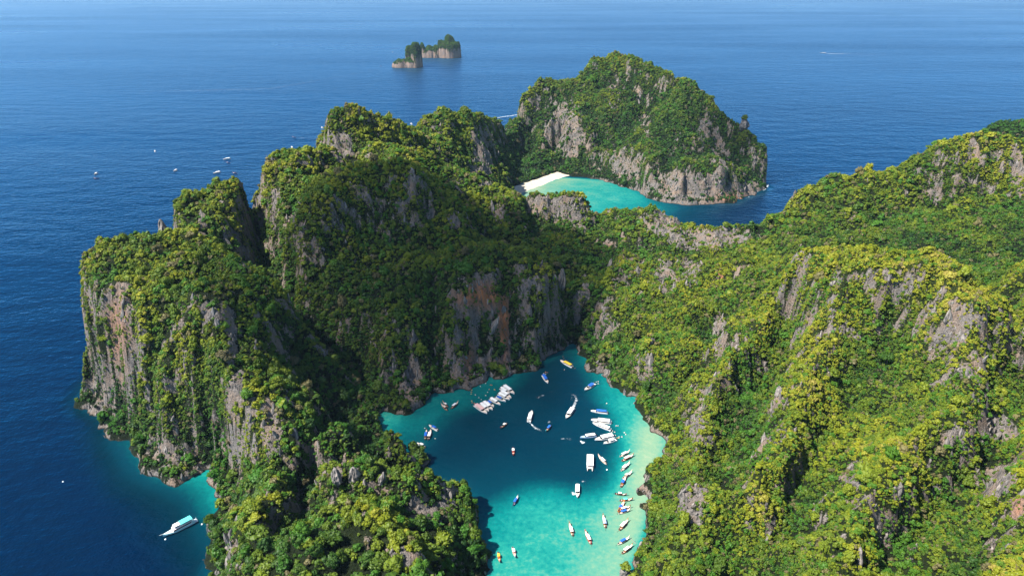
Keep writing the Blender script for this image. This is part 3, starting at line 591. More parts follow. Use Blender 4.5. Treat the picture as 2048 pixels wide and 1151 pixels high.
for nm, lab, mk in (('sea', 'deep blue open sea reaching the hazy distance', ~(lag | bay)), ('lagoon', 'dark and turquoise lagoon enclosed by cliffs', lag), ('bay', 'milky turquoise bay in front of the white beach', bay & ~lag)):
    Fk = SF[mk & ~under]; used = np.unique(Fk); remap = np.zeros(len(SV), int); remap[used] = np.arange(len(used))
    me = mesh_np(nm, SV[used], remap[Fk], M_WATER, dict(depth=depth.ravel()[used], open=openw.ravel()[used]), True)
    tag(link(nm, me), lab, 'water', kind='structure')
# ------------------------------------------------------------------ haze and clouds (the clouds stand high above, towards the sun; the second is added for its shade)
def vol_mat(name, col, dens, aniso):
    m, t = mat(name); v = N(t, 'ShaderNodeVolumePrincipled')
    v.inputs['Color'].default_value = (*col, 1); v.inputs['Density'].default_value = dens; v.inputs['Anisotropy'].default_value = aniso
    o = t.nodes.new('ShaderNodeOutputMaterial'); t.links.new(v.outputs[0], o.inputs['Volume']); return m
def box_mesh(name, lo, hi, m):
    V = [(x, y, z) for z in (lo[2], hi[2]) for y in (lo[1], hi[1]) for x in (lo[0], hi[0])]
    return mesh_np(name, V, [(0, 2, 3, 1), (4, 5, 7, 6), (0, 1, 5, 4), (2, 6, 7, 3), (0, 4, 6, 2), (1, 3, 7, 5)], m)
if HAZE > 0:
    tag(link('haze', box_mesh('haze', (-95000, -25000, -9), (95000, 95000, 310), vol_mat('sea_haze', (0.50, 0.76, 1.0), HAZE, 0.2))), kind='stuff')
M_CLOUD = vol_mat('cloud_vapour', (1, 1, 1), 0.0095, 0.3)
def cloud(outline, z_ground, alt, thick, seed):
    """a flat-based cumulus whose footprint lies up-sun of the ground it shades"""
    k = (alt - z_ground) / SUN.z; ox, oy = SUN.x * k, SUN.y * k
    pts = np.array(outline, float); c = pts.mean(0); rel = pts - c; ang = np.arctan2(rel[:, 1], rel[:, 0]); rad = np.hypot(rel[:, 0], rel[:, 1])
    o = np.argsort(ang); ang, rad = ang[o], rad[o]
    bm = bmesh.new(); bmesh.ops.create_icosphere(bm, subdivisions=5, radius=1)
    for v in bm.verts:
        x, y, z = v.co; a = math.atan2(y, x); r = float(np.interp(a, ang, rad, period=2 * math.pi))
        n = 1 + 0.22 * float(fbm(3.1 * x + 9, 3.1 * y + 2.3 * z, seed, 3))
        h = math.hypot(x, y); hz = z * thick * (1.0 if z > 0 else 0.25)
        b = h ** -0.6 if h > 1e-4 else 0      # steep-sided, flat-topped
        v.co = (x * b * r * n, y * b * r * n, hz * (0.8 + 0.4 * n))
    me = bpy.data.meshes.new('cloud'); bm.to_mesh(me); bm.free(); me.materials.append(M_CLOUD)
    ob = link('cloud', me, loc=(c[0] + ox, c[1] + oy, alt)); tag(ob, kind='structure')
def plan(q, zg): x, y, z = P(*q); return x + SUN.x / SUN.z * (zg - z), y + SUN.y / SUN.z * (zg - z)
for outl, zg in (([plan(q, 60) for q in CLOUD_A], 60), ([plan(q, 90) for q in SHADE_CLOUD_B], 90)):
    cloud(outl, zg, 1500, 150, int(zg))

# ------------------------------------------------------------------ plants
def crown_mesh(name, seed, lobes, sub, flakes):
    """a broad crown of many small leaf clumps with loose sprays between them"""
    rg = random.Random(seed); bm = bmesh.new(); cs = []
    for i in range(lobes):
        a = i * 2.39996 + rg.uniform(-.5, .5); q = math.sqrt((i + .3) / lobes); rr = 0.72 * q * rg.uniform(.8, 1.15)
        cs.append((rr * math.cos(a), rr * math.sin(a), 0.52 * (1 - q * q) + rg.uniform(-0.22, 0.20) - 0.12, rg.uniform(0.22, 0.40) * (1.15 if i < 2 else 1)))
    for cx, cy, cz, r in cs:
        res = bmesh.ops.create_icosphere(bm, subdivisions=sub, radius=1)
        for v in res['verts']:
            k = r * (1 + rg.uniform(-0.30, 0.26)); v.co = (cx + v.co.x * k, cy + v.co.y * k, cz + v.co.z * k * 0.85)
    for i in range(flakes):
        cx, cy, cz, r = rg.choice(cs); d = Vector((rg.gauss(0, 1), rg.gauss(0, 1), abs(rg.gauss(0, 0.9)) - 0.2)).normalized()
        c = Vector((cx, cy, cz)) + d * r * rg.uniform(0.95, 1.35)
        t1 = d.orthogonal().normalized(); t1.rotate(Matrix.Rotation(rg.uniform(0, 6.28), 3, d)); t2 = d.cross(t1)
        s = rg.uniform(0.05, 0.13); w = d * rg.uniform(-0.10, 0.10)
        bm.faces.new([bm.verts.new(c + t1 * s + w), bm.verts.new(c + t2 * s * 0.8 - w), bm.verts.new(c - t1 * s + w), bm.verts.new(c - t2 * s * 0.8)])
    me = bpy.data.meshes.new(name); bm.to_mesh(me); bm.free(); me.materials.append(M_LEAF); return me
def spike_mesh(name, seed):
    rg = random.Random(seed); bm = bmesh.new(); bmesh.ops.create_icosphere(bm, subdivisions=2, radius=1)
    for v in bm.verts:
        t = (v.co.z + 1) / 2; k = (1.1 - 0.75 * t) * (1 + rg.uniform(-0.28, 0.28))
        v.co = (v.co.x * k, v.co.y * k * 0.8, v.co.z * (1 + rg.uniform(-0.1, 0.1)) * 1.5)
    me = bpy.data.meshes.new(name); bm.to_mesh(me); bm.free(); me.materials.append(M_ROCK); return me
def hidden_collection(name, meshes):
    c = bpy.data.collections.new(name)
    for i, me in enumerate(meshes): c.objects.link(bpy.data.objects.new('%s_%02d' % (name, i), me))
    return c
def scatter(name, pts, rot, scl, kind, coll, attrs, m):
    me = bpy.data.meshes.new(name); me.vertices.add(len(pts)); me.vertices.foreach_set('co', np.asarray(pts, np.float32).ravel())
    for n, a, ty, key in (('rot', rot, 'FLOAT_VECTOR', 'vector'), ('scl', scl, 'FLOAT_VECTOR', 'vector'), ('kind', kind, 'INT', 'value')):
        at = me.attributes.new(n, ty, 'POINT'); at.data.foreach_set(key, np.asarray(a, np.int32 if ty == 'INT' else np.float32).ravel())
    for n, a in attrs.items():
        at = me.attributes.new(n, 'FLOAT', 'POINT'); at.data.foreach_set('value', np.asarray(a, np.float32))
    me.materials.append(m)
    o = link(name, me); md = o.modifiers.new('scatter', 'NODES'); g = bpy.data.node_groups.new(name, 'GeometryNodeTree'); md.node_group = g
    g.interface.new_socket('Geometry', in_out='INPUT', socket_type='NodeSocketGeometry'); g.interface.new_socket('Geometry', in_out='OUTPUT', socket_type='NodeSocketGeometry')
    gi, go = g.nodes.new('NodeGroupInput'), g.nodes.new('NodeGroupOutput'); ip = g.nodes.new('GeometryNodeInstanceOnPoints')
    ci = g.nodes.new('GeometryNodeCollectionInfo'); ci.inputs[0].default_value = coll; ci.inputs[1].default_value = True; ci.inputs[2].default_value = True
    def na(n, ty):
        x = g.nodes.new('GeometryNodeInputNamedAttribute'); x.data_type = ty; x.inputs[0].default_value = n; return x.outputs[0]
    er = g.nodes.new('FunctionNodeEulerToRotation'); lk = g.links.new
    lk(gi.outputs[0], ip.inputs['Points']); lk(ci.outputs[0], ip.inputs['Instance']); ip.inputs['Pick Instance'].default_value = True
    lk(na('kind', 'INT'), ip.inputs['Instance Index']); lk(na('rot', 'FLOAT_VECTOR'), er.inputs[0]); lk(er.outputs[0], ip.inputs['Rotation'])
    lk(na('scl', 'FLOAT_VECTOR'), ip.inputs['Scale']); lk(ip.outputs[0], go.inputs[0]); return o

CROWNS = [crown_mesh('crown', 100 + i, 11 + i % 4, 1, 110) for i in range(8)]
PX, PY, PZ, PR, PT, PV, PU, PVV, PREG, PD = [[] for _ in range(10)]
RK = []
for g in grids:
    X, Y, Z = g['X'][:-1, :-1], g['Y'][:-1, :-1], g['Z'][:-1, :-1]; st = g['st']
    area = st * st / np.clip(g['N'][:-1, :-1, 2], 0.18, 1)
    rock = g['rock'][:-1, :-1]; sl = g['slope'][:-1, :-1]
    # mean crown radius: tall forest in hollows and on the foreground ridge, low scrub on the windy tops
    big = fbm(X / 30, Y / 30, 71, 2) * 0.8
    r0 = 1.38 + 0.5 * big + 1.4 * sstep(302, 284, Y) * sstep(25, -20, X) * sstep(48, 38, sl) - 0.15 * sstep(900, 1000, Y) + 0.8 * np.exp(-(((X - 40) / 60) ** 2 + ((Y - 1180) / 120) ** 2)) - 0.5 * sstep(50, 120, X) * sstep(700, 600, Y) - 0.5 * sstep(55, 72, sl) - 0.45 * sstep(.3, .8, rock)
    r0 = np.clip(r0, 0.75, 4)
    dens = 1.55 / (math.pi * r0 ** 2) * np.clip(1 - 1.2 * rock, 0.13, 1) ** 1.2 * (Z > 2.6 - 1.3 * np.exp(-(((X - 30) / 75) ** 2 + ((Y - 1140) / 170) ** 2))) * np.where(g['vis'][:-1, :-1], 1, 0.35)
    thin = sstep(-0.62, -0.2, fbm(X / 9, Y / 9, 75, 2)); dens = dens * (0.45 + 0.55 * thin)
    lam = dens * area; n = RNG.poisson(lam); jj, ii = np.nonzero(n); rep = n[jj, ii]; jj, ii = np.repeat(jj, rep), np.repeat(ii, rep)
    a, b = RNG.random(len(ii)), RNG.random(len(ii))
    def bl(A): return (A[jj, ii] * (1 - a) + A[jj, ii + 1] * a) * (1 - b) + (A[jj + 1, ii] * (1 - a) + A[jj + 1, ii + 1] * a) * b
    PX.append(bl(g['X'])); PY.append(bl(g['Y'])); PZ.append(bl(g['Z'])); rr = r0[jj, ii] * np.exp(RNG.normal(-0.06, 0.46, len(ii)))
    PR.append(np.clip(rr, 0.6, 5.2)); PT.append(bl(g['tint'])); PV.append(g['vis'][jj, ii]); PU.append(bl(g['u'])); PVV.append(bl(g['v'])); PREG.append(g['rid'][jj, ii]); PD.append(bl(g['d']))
    # crags
    lamr = 0.055 * area * np.clip(rock - 0.35, 0, 1) * (Z > 2) * (sl < 74) * g['vis'][:-1, :-1] + 0.05 * st * st * (np.abs(Z - 0.4) < 1.3) * (np.abs(g['SD'][:-1, :-1]) < 3) * (fbm(X / 12, Y / 12, 77, 2) > 0.0) * ((X - 40) ** 2 + (Y - 1100) ** 2 > 90 ** 2)
    n = RNG.poisson(lamr); jj, ii = np.nonzero(n); RK.append(np.stack([g['X'][jj, ii], g['Y'][jj, ii], g['Z'][jj, ii]], 1))
PX, PY, PZ, PR, PT, PV, PU, PVV, PREG, PD = [np.concatenate(q) for q in (PX, PY, PZ, PR, PT, PV, PU, PVV, PREG, PD)]
n = len(PX); PK = RNG.integers(0, 8, n); PROT = np.stack([RNG.normal(0, .28, n), RNG.normal(0, .28, n), RNG.uniform(0, 6.283, n)], 1)
PS = np.stack([PR * RNG.uniform(.75, 1.35, n), PR * RNG.uniform(.75, 1.25, n), PR * RNG.uniform(.7, 1.6, n)], 1)
PT = np.clip(PT + RNG.normal(0, 0.05, n), 0.0, 0.95)
print('plants', n)
# the largest-looking trees are individuals
size_px = PR / PD * (PV & (PU > 5) & (PU < 2043) & (PVV > 5) & (PVV < 1146))
big = np.argsort(-size_px)[:300]; rest = np.ones(n, bool); rest[big] = False
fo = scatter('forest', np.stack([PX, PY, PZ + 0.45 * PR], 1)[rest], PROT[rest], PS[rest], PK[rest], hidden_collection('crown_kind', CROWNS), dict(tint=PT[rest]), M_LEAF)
tag(fo, 'jungle trees and scrub covering the slopes of the island', 'forest', kind='stuff')
RKp = np.concatenate(RK); q = len(RKp); print('crags', q)
s = np.exp(RNG.normal(0.1, 0.4, q))
cr = scatter('crags', RKp, np.stack([RNG.normal(0, .2, q), RNG.normal(0, .2, q), RNG.uniform(0, 6.28, q)], 1), np.stack([s, s, s * RNG.uniform(.8, 1.9, q)], 1), RNG.integers(0, 5, q), hidden_collection('crag_kind', [spike_mesh('crag', 300 + i) for i in range(5)]), {}, M_ROCK)
tag(cr, 'jagged grey limestone crags between the shrubs', 'rocks', kind='stuff')

def trunk_mesh():
    bm = bmesh.new(); ring = []
    for k, (z, r) in enumerate(((-1.0, .16), (-.2, .11), (.7, .08), (1.15, .05))):
        ring.append([bm.verts.new((r * math.cos(a) + .05 * k * (k % 2), r * math.sin(a), z)) for a in np.linspace(0, 6.283, 7)[:-1]])
    for p, q2 in zip(ring, ring[1:]):
        for i in range(6): bm.faces.new((p[i], p[(i + 1) % 6], q2[(i + 1) % 6], q2[i]))
    for a in (0.4, 2.5, 4.5):      # limbs
        b = Vector((0, 0, .35)); e = Vector((.5 * math.cos(a), .5 * math.sin(a), 1.05)); t = Vector((-math.sin(a), math.cos(a), 0))
        lo = [bm.verts.new(b + t * .05), bm.verts.new(b - t * .05), bm.verts.new(b + Vector((0, 0, .12)))]; hi = bm.verts.new(e)
        for i in range(3): bm.faces.new((lo[i], lo[(i + 1) % 3], hi))
    me = bpy.data.meshes.new('trunk'); bm.to_mesh(me); bm.free(); me.materials.append(M_BARK); return me
TRUNK = trunk_mesh()
BIGCROWN = [crown_mesh('crown', 500 + i, 16 + i % 5, 1, 220) for i in range(8)]
SHADE = ['dark green', 'olive green', 'yellow green']
def where(i):
    u, v, rg = PU[i], PVV[i], REGION[PREG[i]][0]
    if rg == 'ridge' or rg == 'headland':
        if u < 520: return 'on the ridge slope above the cove'
        if u > 880: return 'on the cliff edge above the lagoon'
        if v > 1060 and u > 660: return 'beside the pale crag on the ridge'
        if v < 960: return 'on the ridge crest'
        return 'in the hollow of the nearest ridge'
    if rg == 'hillside':
        if u < 1420: return 'just above the sandy lagoon shore'
        return 'in the hillside gully' if u < 1680 else 'low on the sunlit hillside'
    return 'on the dark hill over the lagoon' if rg == 'hill' else 'on the slopes by the lagoon'
for i in big:
    i = int(i); r = float(PR[i]); t = float(PT[i]); wh = where(i)
    sh = SHADE[0 if t < .33 else 1 if t < .5 else 2]; form = 'broad' if r > 3.4 else 'small' if r < 2.4 else 'rounded'
    o = empty('jungle_tree', (float(PX[i]), float(PY[i]), float(PZ[i])), 0)
    tag(o, '%s %s jungle tree %s' % (form, sh, wh), 'tree', 'large trees nearest the viewer')
    tr = link('trunk', TRUNK, o); tr.scale = (r, r, r * .8); tr.location = (0, 0, 0.2 * r)
    c = link('crown', BIGCROWN[i % 8], o); c.location = (0, 0, 0.72 * r); c.scale = PS[i].tolist(); c.rotation_euler = PROT[i].tolist(); c['tint'] = t
# ------------------------------------------------------------------ white sand beach behind the bay
BE = [S(u, v)[:2] for u, v in ((1012,380),(1030,374),(1048,368),(1066,362),(1084,356),(1100,350),(1113,345.5),(1130,345.5),(1152,348))]
BI = [S(u, v)[:2] for u, v in ((1020,392),(1044,387),(1066,379),(1088,371),(1108,362),(1126,356),(1140,351.5),(1153,348.6))]
bv, bf = [], []
be, bi = dense([(*p, 0) for p in BE], 3), dense([(*p, 0) for p in BI], 3); nb = 60
for k in range(nb):
    t = k / (nb - 1); p = np.array(be[int(t * (len(be) - 1))][:2]); q = np.array(bi[int(t * (len(bi) - 1))][:2])
    for j in range(9):
        s = j / 8; xy = p + (q - p) * (s + 0.03 * math.sin(k * .7 + 1.3 * math.sin(k * .31)))
        bv.append((*xy, 1.9 * (1 - s) ** 1.3 - 0.16 + 0.12 * float(perlin(xy[0] / 6, xy[1] / 6, 91)) * (1 - s)))
for k in range(nb - 1):
    for j in range(8): a = k * 9 + j; bf.append((a, a + 1, a + 10, a + 9))
tag(link('beach', mesh_np('beach', bv, bf, M_SAND, smooth=True)), 'crescent of white sand at the edge of the turquoise bay', 'beach', kind='structure')

# ------------------------------------------------------------------ islets far out, the dark hill, lone rocks
def tower_field(name, label, cx, cy, towers, half, st, seed, tintv, rockv, cat='islet', kind='structure'):
    """towers: (dx, dy, rx, ry, height, power)"""
    xs = np.arange(-half, half + st, st); X, Y = np.meshgrid(xs, xs)
    wx = X + 5 * fbm((X + cx) / 35, (Y + cy) / 35, seed, 2) + 2.4 * perlin((X + cx) / 10, (Y + cy) / 10, seed + 1); wy = Y + 5 * fbm((X + cx) / 35, (Y + cy) / 35, seed + 2, 2) + 2.4 * perlin((X + cx) / 10, (Y + cy) / 10, seed + 3)
    Z = np.full(X.shape, -6.0)
    for dx, dy, rx, ry, h, p in towers:
        q = np.sqrt(((wx - dx) / rx) ** 2 + ((wy - dy) / ry) ** 2)
        Z = np.maximum(Z, np.where(q < 1, h * np.clip(1 - q ** p, 0, 1) ** 0.45, -6))
    Z = Z + np.where(Z > 3, 8 * fbm(X / 20, Y / 20, seed + 5, 3) * np.clip(Z / 30, 0, 1), 0)
    gyv, gxv = np.gradient(Z, st); sl = np.degrees(np.arctan(np.hypot(gxv, gyv))); nz = fbm(X / 14, Y / 14, seed + 7, 3)
    rock = np.clip(rockv * sstep(58, 78, sl + 16 * nz) * (1 - 0.8 * sstep(18, 45, Z + 30 * nz)) + 0.9 * sstep(20, 8, Z + 14 * nz), 0, 1)
    F = grid_faces(len(xs), len(xs)); F = F[Z.ravel()[F].max(1) > -3]; V = np.stack([X.ravel() + cx, Y.ravel() + cy, Z.ravel()], 1)
    used = np.unique(F); rm = np.zeros(len(V), int); rm[used] = np.arange(len(used))
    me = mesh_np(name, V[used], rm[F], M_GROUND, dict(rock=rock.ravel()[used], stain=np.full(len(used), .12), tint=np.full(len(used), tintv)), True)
    o = tag(link(name, me), label, cat, kind=kind)
    lam = 0.12 * st * st / np.clip(np.cos(np.radians(sl)), .2, 1) * np.clip(1 - 1.2 * rock, 0, 1) * (Z > 3); n = RNG.poisson(lam); jj, ii = np.nonzero(n)
    return np.stack([X[jj, ii] + cx + RNG.uniform(-st / 2, st / 2, len(ii)), Y[jj, ii] + cy + RNG.uniform(-st / 2, st / 2, len(ii)), Z[jj, ii]], 1)
ix1, iy1, _ = S(812, 136); ix2, iy2, _ = S(881, 117)
fp = [tower_field('islet', 'small islet with two dark rock towers far out at sea', ix1, iy1 + 34, [(-18, 0, 40, 30, 26, 3), (34, 4, 21, 30, 84, 5), (6, 10, 12, 18, 72, 4), (20, -6, 30, 26, 34, 4)], 70, 1.6, 201, .18, 1.0),
      tower_field('islet', 'larger far islet with a green top above pale pink cliffs', ix2, iy2 + 50, [(34, 0, 46, 42, 62, 5), (34, 8, 26, 30, 86, 3), (-36, 4, 44, 34, 42, 4), (-80, 6, 10, 18, 54, 4), (-62, 2, 24, 26, 36, 4), (4, 10, 22, 30, 64, 4), (62, 6, 18, 26, 58, 4)], 105, 1.6, 231, .22, 1.0)]
hx, hy, hz = P(2062, 256, 900)
fp.append(tower_field('dark_hill', 'dark wooded hill just showing beyond the far green hill', hx + 30, hy + 20, [(0, 0, 110, 90, hz, 3), (70, 10, 120, 90, hz - 18, 3)], 200, 3.0, 261, .05, .4, 'hill'))
fp = np.concatenate(fp); q = len(fp); rr = RNG.uniform(1.6, 3.2, q)
tag(scatter('undergrowth', fp + np.array([0, 0, .6]), np.stack([np.zeros(q), np.zeros(q), RNG.uniform(0, 6.28, q)], 1), np.stack([rr, rr, rr], 1), RNG.integers(0, 8, q), hidden_collection('far_crown_kind', CROWNS), dict(tint=np.where(fp[:, 1] > 2000, .22, .05)), M_LEAF),
    'trees covering the far islets and the dark hill', 'forest', kind='stuff')

def crag_obj(name, label, loc, h, r, seed, lean=(0, 0), cap=False):
    rg = random.Random(seed); o = empty(name, loc); tag(o, label, 'rock'); bm = bmesh.new(); bmesh.ops.create_icosphere(bm, subdivisions=3, radius=1)
    for v in bm.verts:
        t = (v.co.z + 1) / 2; n = 1 + 0.6 * float(perlin(v.co.x * 2.4 + seed, v.co.y * 2.4 + v.co.z * .4, seed)) + 0.3 * float(perlin(v.co.x * 6 + seed, v.co.y * 6, seed + 3)) + rg.uniform(-.08, .08)
        k = (1.12 - 0.55 * t ** 1.5) * n; v.co = (v.co.x * k * r + lean[0] * t, v.co.y * k * r * .85 + lean[1] * t, (t * 1.25 - .25) * h)
    me = bpy.data.meshes.new('rock_body'); bm.to_mesh(me); bm.free(); me.materials.append(M_ROCK); link('rock_body', me, o)
    if cap:
        c = link('shrub', BIGCROWN[seed % 8], o); c.scale = (r * .95, r * .9, r * .8); c.location = (lean[0] * .9, lean[1] * .9, h * .98); c['tint'] = .55
    return o
crag_obj('rock_pinnacle', 'thin grey rock pinnacle standing against the sea behind the headland', P(334, 480, 562), 20, 4.2, 11, (-2, 0))
x, y, z = S(1250, 1152); crag_obj('rock_stack', 'small rock stack with a shrub on top in the sandy shallows', (x, y, -1), 9, 3.6, 12, cap=True)
crag_obj('rock_pinnacle', 'pale rock knob crowned by a bright green shrub on the saddle', P(1452, 466, 684), 10, 5, 14, (-1, 0), True)
crag_obj('rock_pinnacle', 'small green topped pinnacle on the right shoulder of the massif', P(1487, 256, 1108), 17, 7, 15, cap=True)
crag_obj('rock_pinnacle', 'pointed crag at the start of the jagged crest on the nearest ridge', P(676, 962, 300), 10, 2.8, 16, (-1, 0))
crag_obj('rock_pinnacle', 'blunt twin crag in the middle of the jagged crest on the nearest ridge', P(709, 958, 301), 9, 3.0, 17)
crag_obj('rock_pinnacle', 'leaning finger of rock at the end of the jagged crest on the nearest ridge', P(760, 965, 301), 8, 1.8, 18, (2.6, 0))
crag_obj('rock_pinnacle', 'grey rock column beside the shaded lagoon cliff and the saddle', P(1124, 572, 560), 18, 3.4, 19)

# ------------------------------------------------------------------ boats
WHITE = (0.80, 0.80, 0.78); BLUE = (0.02, 0.12, 0.48); PINK = (0.72, 0.45, 0.42); YEL = (0.75, 0.48, 0.05); TEAL = (0.10, 0.62, 0.62)
WOOD = (0.30, 0.14, 0.07); DKW = (0.09, 0.05, 0.035); NAVY = (0.02, 0.05, 0.16); RED = (0.45, 0.05, 0.04); GREY = (0.40, 0.41, 0.42); PALE = (0.68, 0.55, 0.45); ORG = (0.70, 0.20, 0.03)
_mc = {}
def paint_mat(c, kind='paint'):
    k = (c, kind)
    if k not in _mc: _mc[k] = plain('boat_%s_%d' % (kind, len(_mc)), c, 0.3 if kind == 'paint' else 0.8, 0.5 if kind == 'paint' else 0.15, 0.16 if kind == 'paint' else 0.25)
    return _mc[k]
M_GLASS = plain('dark_glass', (0.012, 0.018, 0.025), 0.08, 0.6, 0.02); M_ENGINE = plain('engine_cowl', (0.03, 0.03, 0.035), 0.35, 0.5)
class MB:
    def __init__(s): s.v, s.f = [], []
    def add(s, V, F): o = len(s.v); s.v += [tuple(p) for p in V]; s.f += [tuple(i + o for i in f) for f in F]; return s
    def box(s, x0, x1, y0, y1, z0, z1, tx=0, ty=0):
        return s.add([(x0, y0, z0), (x1, y0, z0), (x1, y1, z0), (x0, y1, z0), (x0 + tx, y0 + ty, z1), (x1 - tx, y0 + ty, z1), (x1 - tx, y1 - ty, z1), (x0 + tx, y1 - ty, z1)],
                     [(0, 3, 2, 1), (4, 5, 6, 7), (0, 1, 5, 4), (1, 2, 6, 5), (2, 3, 7, 6), (3, 0, 4, 7)])
    def bar(s, a, b, r, n=5):
        a, b = Vector(a), Vector(b); d = (b - a).normalized(); u = d.orthogonal().normalized(); w = d.cross(u); V = []
        for p in (a, b): V += [p + (u * math.cos(6.2832 * i / n) + w * math.sin(6.2832 * i / n)) * r for i in range(n)]
        return s.add(V, [(i, (i + 1) % n, n + (i + 1) % n, n + i) for i in range(n)] + [tuple(range(n))[::-1], tuple(range(n, 2 * n))])
    def mesh(s, name, m):
        me = bpy.data.meshes.new(name); me.from_pydata(s.v, [], s.f); me.materials.append(m); me.update(); return me
def loft(st):
    """hull from stations (x, half width, keel z, chine half width, chine z, rail z): outer skin, rail and inner well"""
    V, F = [], []; n = 9
    for x, w, kz, cw, cz, rz in st:
        iw = max(w - 0.13, 0.0); dz = max(cz + 0.1, rz - 0.6)
        V += [(x, -w, rz), (x, -cw, cz), (x, 0, kz), (x, cw, cz), (x, w, rz), (x, iw, rz + .02), (x, iw * .92, dz), (x, -iw * .92, dz), (x, -iw, rz + .02)]
    for k in range(len(st) - 1):
        for i in range(n): a, b = k * n + i, k * n + (i + 1) % n; F.append((a, a + n, b + n, b))
    e = (len(st) - 1) * n
    F += [(0, 1, 2, 3, 4, 5, 6, 7, 8), tuple(e + i for i in range(n))[::-1]]
    return V, F
_pm = {}
def cached(key, fn):
    if key not in _pm: _pm[key] = fn()
    return _pm[key]
def canopy_mesh(x0, x1, w, z, crown, th=.09, nx=8, ny=7):
    mb = MB(); V, F = [], []
    for s in (0, th):
        for i in range(nx + 1):
            for j in range(ny + 1):
                x = x0 + (x1 - x0) * i / nx; a = -1 + 2 * j / ny; V.append((x, a * w, z + crown * (1 - a * a) + s - .04 * math.sin(3.14159 * i) + .03 * math.sin(i * 3.14159 / 2)))
    o = (nx + 1) * (ny + 1); g = lambda i, j, t: t * o + i * (ny + 1) + j
    for i in range(nx):
        for j in range(ny): F += [(g(i, j, 1), g(i + 1, j, 1), g(i + 1, j + 1, 1), g(i, j + 1, 1)), (g(i, j, 0), g(i, j + 1, 0), g(i + 1, j + 1, 0), g(i + 1, j, 0))]
    for i in range(nx):
        for j in (0, ny): F.append((g(i, j, 0), g(i + 1, j, 0), g(i + 1, j, 1), g(i, j, 1)))
    for j in range(ny):
        for i in (0, nx): F.append((g(i, j, 0), g(i, j + 1, 0), g(i, j + 1, 1), g(i, j, 1)))
    return mb.add(V, F)
def engine_mesh():
    mb = MB(); mb.box(-.30, .30, -.22, .22, .55, 1.15, .06, .05); mb.box(-.08, .12, -.07, .07, -.5, .55); mb.box(-.34, .1, -.05, .05, -.55, -.42); return mb.mesh('outboard_motor', M_ENGINE)
def at_px(bow, stern):
    a, b = Vector(S(*bow)), Vector(S(*stern)); c = (a + b) / 2; d = a - b; return c, d.length, math.atan2(d.y, d.x)
def put(name, mesh, root, loc=None): return link(name, mesh, root, loc)

def speedboat(bow, stern, label, canopy=WHITE, hull=WHITE, L=None, W=None, full=True, engines=2, group='speedboats in the lagoon', cat='speedboat', stripe=None):
    c, ln, rz = at_px(bow, stern); L = L or min(max(ln, 7.5), 15.5); W = W or L * .235
    o = empty('speedboat', (c.x, c.y, 0), rz); tag(o, label, cat, group); k = L / 12.0; w = W / 2
    def hull_m():
        st = [(-6 * k, w * .90, -.25, w * .82, .15, 1.0), (-3 * k, w, -.35, w * .88, .15, 1.02), (0, w, -.40, w * .88, .20, 1.08), (2.5 * k, w * .93, -.35, w * .74, .32, 1.22), (4.3 * k, w * .68, -.2, w * .45, .5, 1.38), (5.4 * k, w * .34, .1, w * .16, .75, 1.5), (6 * k, .05, .7, .03, 1.0, 1.58)]
        return MB().add(*loft(st)).mesh('hull', paint_mat(hull))
    put('hull', cached(('sh', round(L, 1), round(W, 1), hull), hull_m), o)
    def deck_m():
        return MB().add([(2.3 * k, -w * .80, 1.24), (2.3 * k, w * .80, 1.24), (4.3 * k, w * .52, 1.42), (5.3 * k, w * .2, 1.54), (5.3 * k, -w * .2, 1.54), (4.3 * k, -w * .52, 1.42), (3.4 * k, 0, 1.46)], [(0, 1, 6), (1, 2, 6), (2, 3, 6), (3, 4, 6), (4, 5, 6), (5, 0, 6)]).box(3.2 * k, 4.0 * k, -w * .22, w * .22, 1.44, 1.52, .05, .05).mesh('foredeck', paint_mat(PALE if hull == WHITE else hull))
    put('foredeck', cached(('sd', round(L, 1), round(W, 1), hull), deck_m), o)
    x0, x1 = (-5.0 * k, 2.0 * k) if full else (-3.6 * k, 1.0 * k)
    put('canopy', cached(('sc', round(L, 1), round(W, 1), canopy, full), lambda: canopy_mesh(x0, x1, w * .86, 2.35, .16).mesh('canopy', paint_mat(canopy, 'cloth'))), o)
    def posts():
        mb = MB()
        for x in (x0 + .2, (x0 + x1) / 2, x1 - .2):
            for s in (-1, 1): mb.bar((x, s * w * .82, 1.0), (x, s * w * .82, 2.4), .045)
        return mb.mesh('canopy_frame', paint_mat(GREY))
    put('canopy_frame', cached(('sp', round(L, 1), round(W, 1), full), posts), o)
    put('windscreen', cached(('sw', round(L, 1), round(W, 1)), lambda: MB().add([(2.0 * k, -w * .8, 1.2), (2.7 * k, 0, 1.35), (2.0 * k, w * .8, 1.2), (1.5 * k, -w * .74, 2.0), (2.1 * k, 0, 2.1), (1.5 * k, w * .74, 2.0)], [(0, 1, 4, 3), (1, 2, 5, 4)]).mesh('windscreen', M_GLASS)), o)
    put('bench', cached(('sb', round(L, 1), round(W, 1)), lambda: MB().box(-4.8 * k, 1.2 * k, -w * .78, -w * .45, .55, .95).box(-4.8 * k, 1.2 * k, w * .45, w * .78, .55, .95).mesh('bench', paint_mat((.55, .5, .45), 'cloth'))), o)
    for i in range(engines): put('outboard_motor', cached('eng', engine_mesh), o, (-6.3 * k, (i - (engines - 1) / 2) * .7, .35))
    if stripe: put('side_stripe', cached(('ss', round(L, 1), round(W, 1), stripe), lambda: MB().box(-5.6 * k, 2.2 * k, -w - .04, -w * .985, .62, .86).box(-5.6 * k, 2.2 * k, w * .985, w + .04, .62, .86).mesh('side_stripe', paint_mat(stripe))), o)
    return o

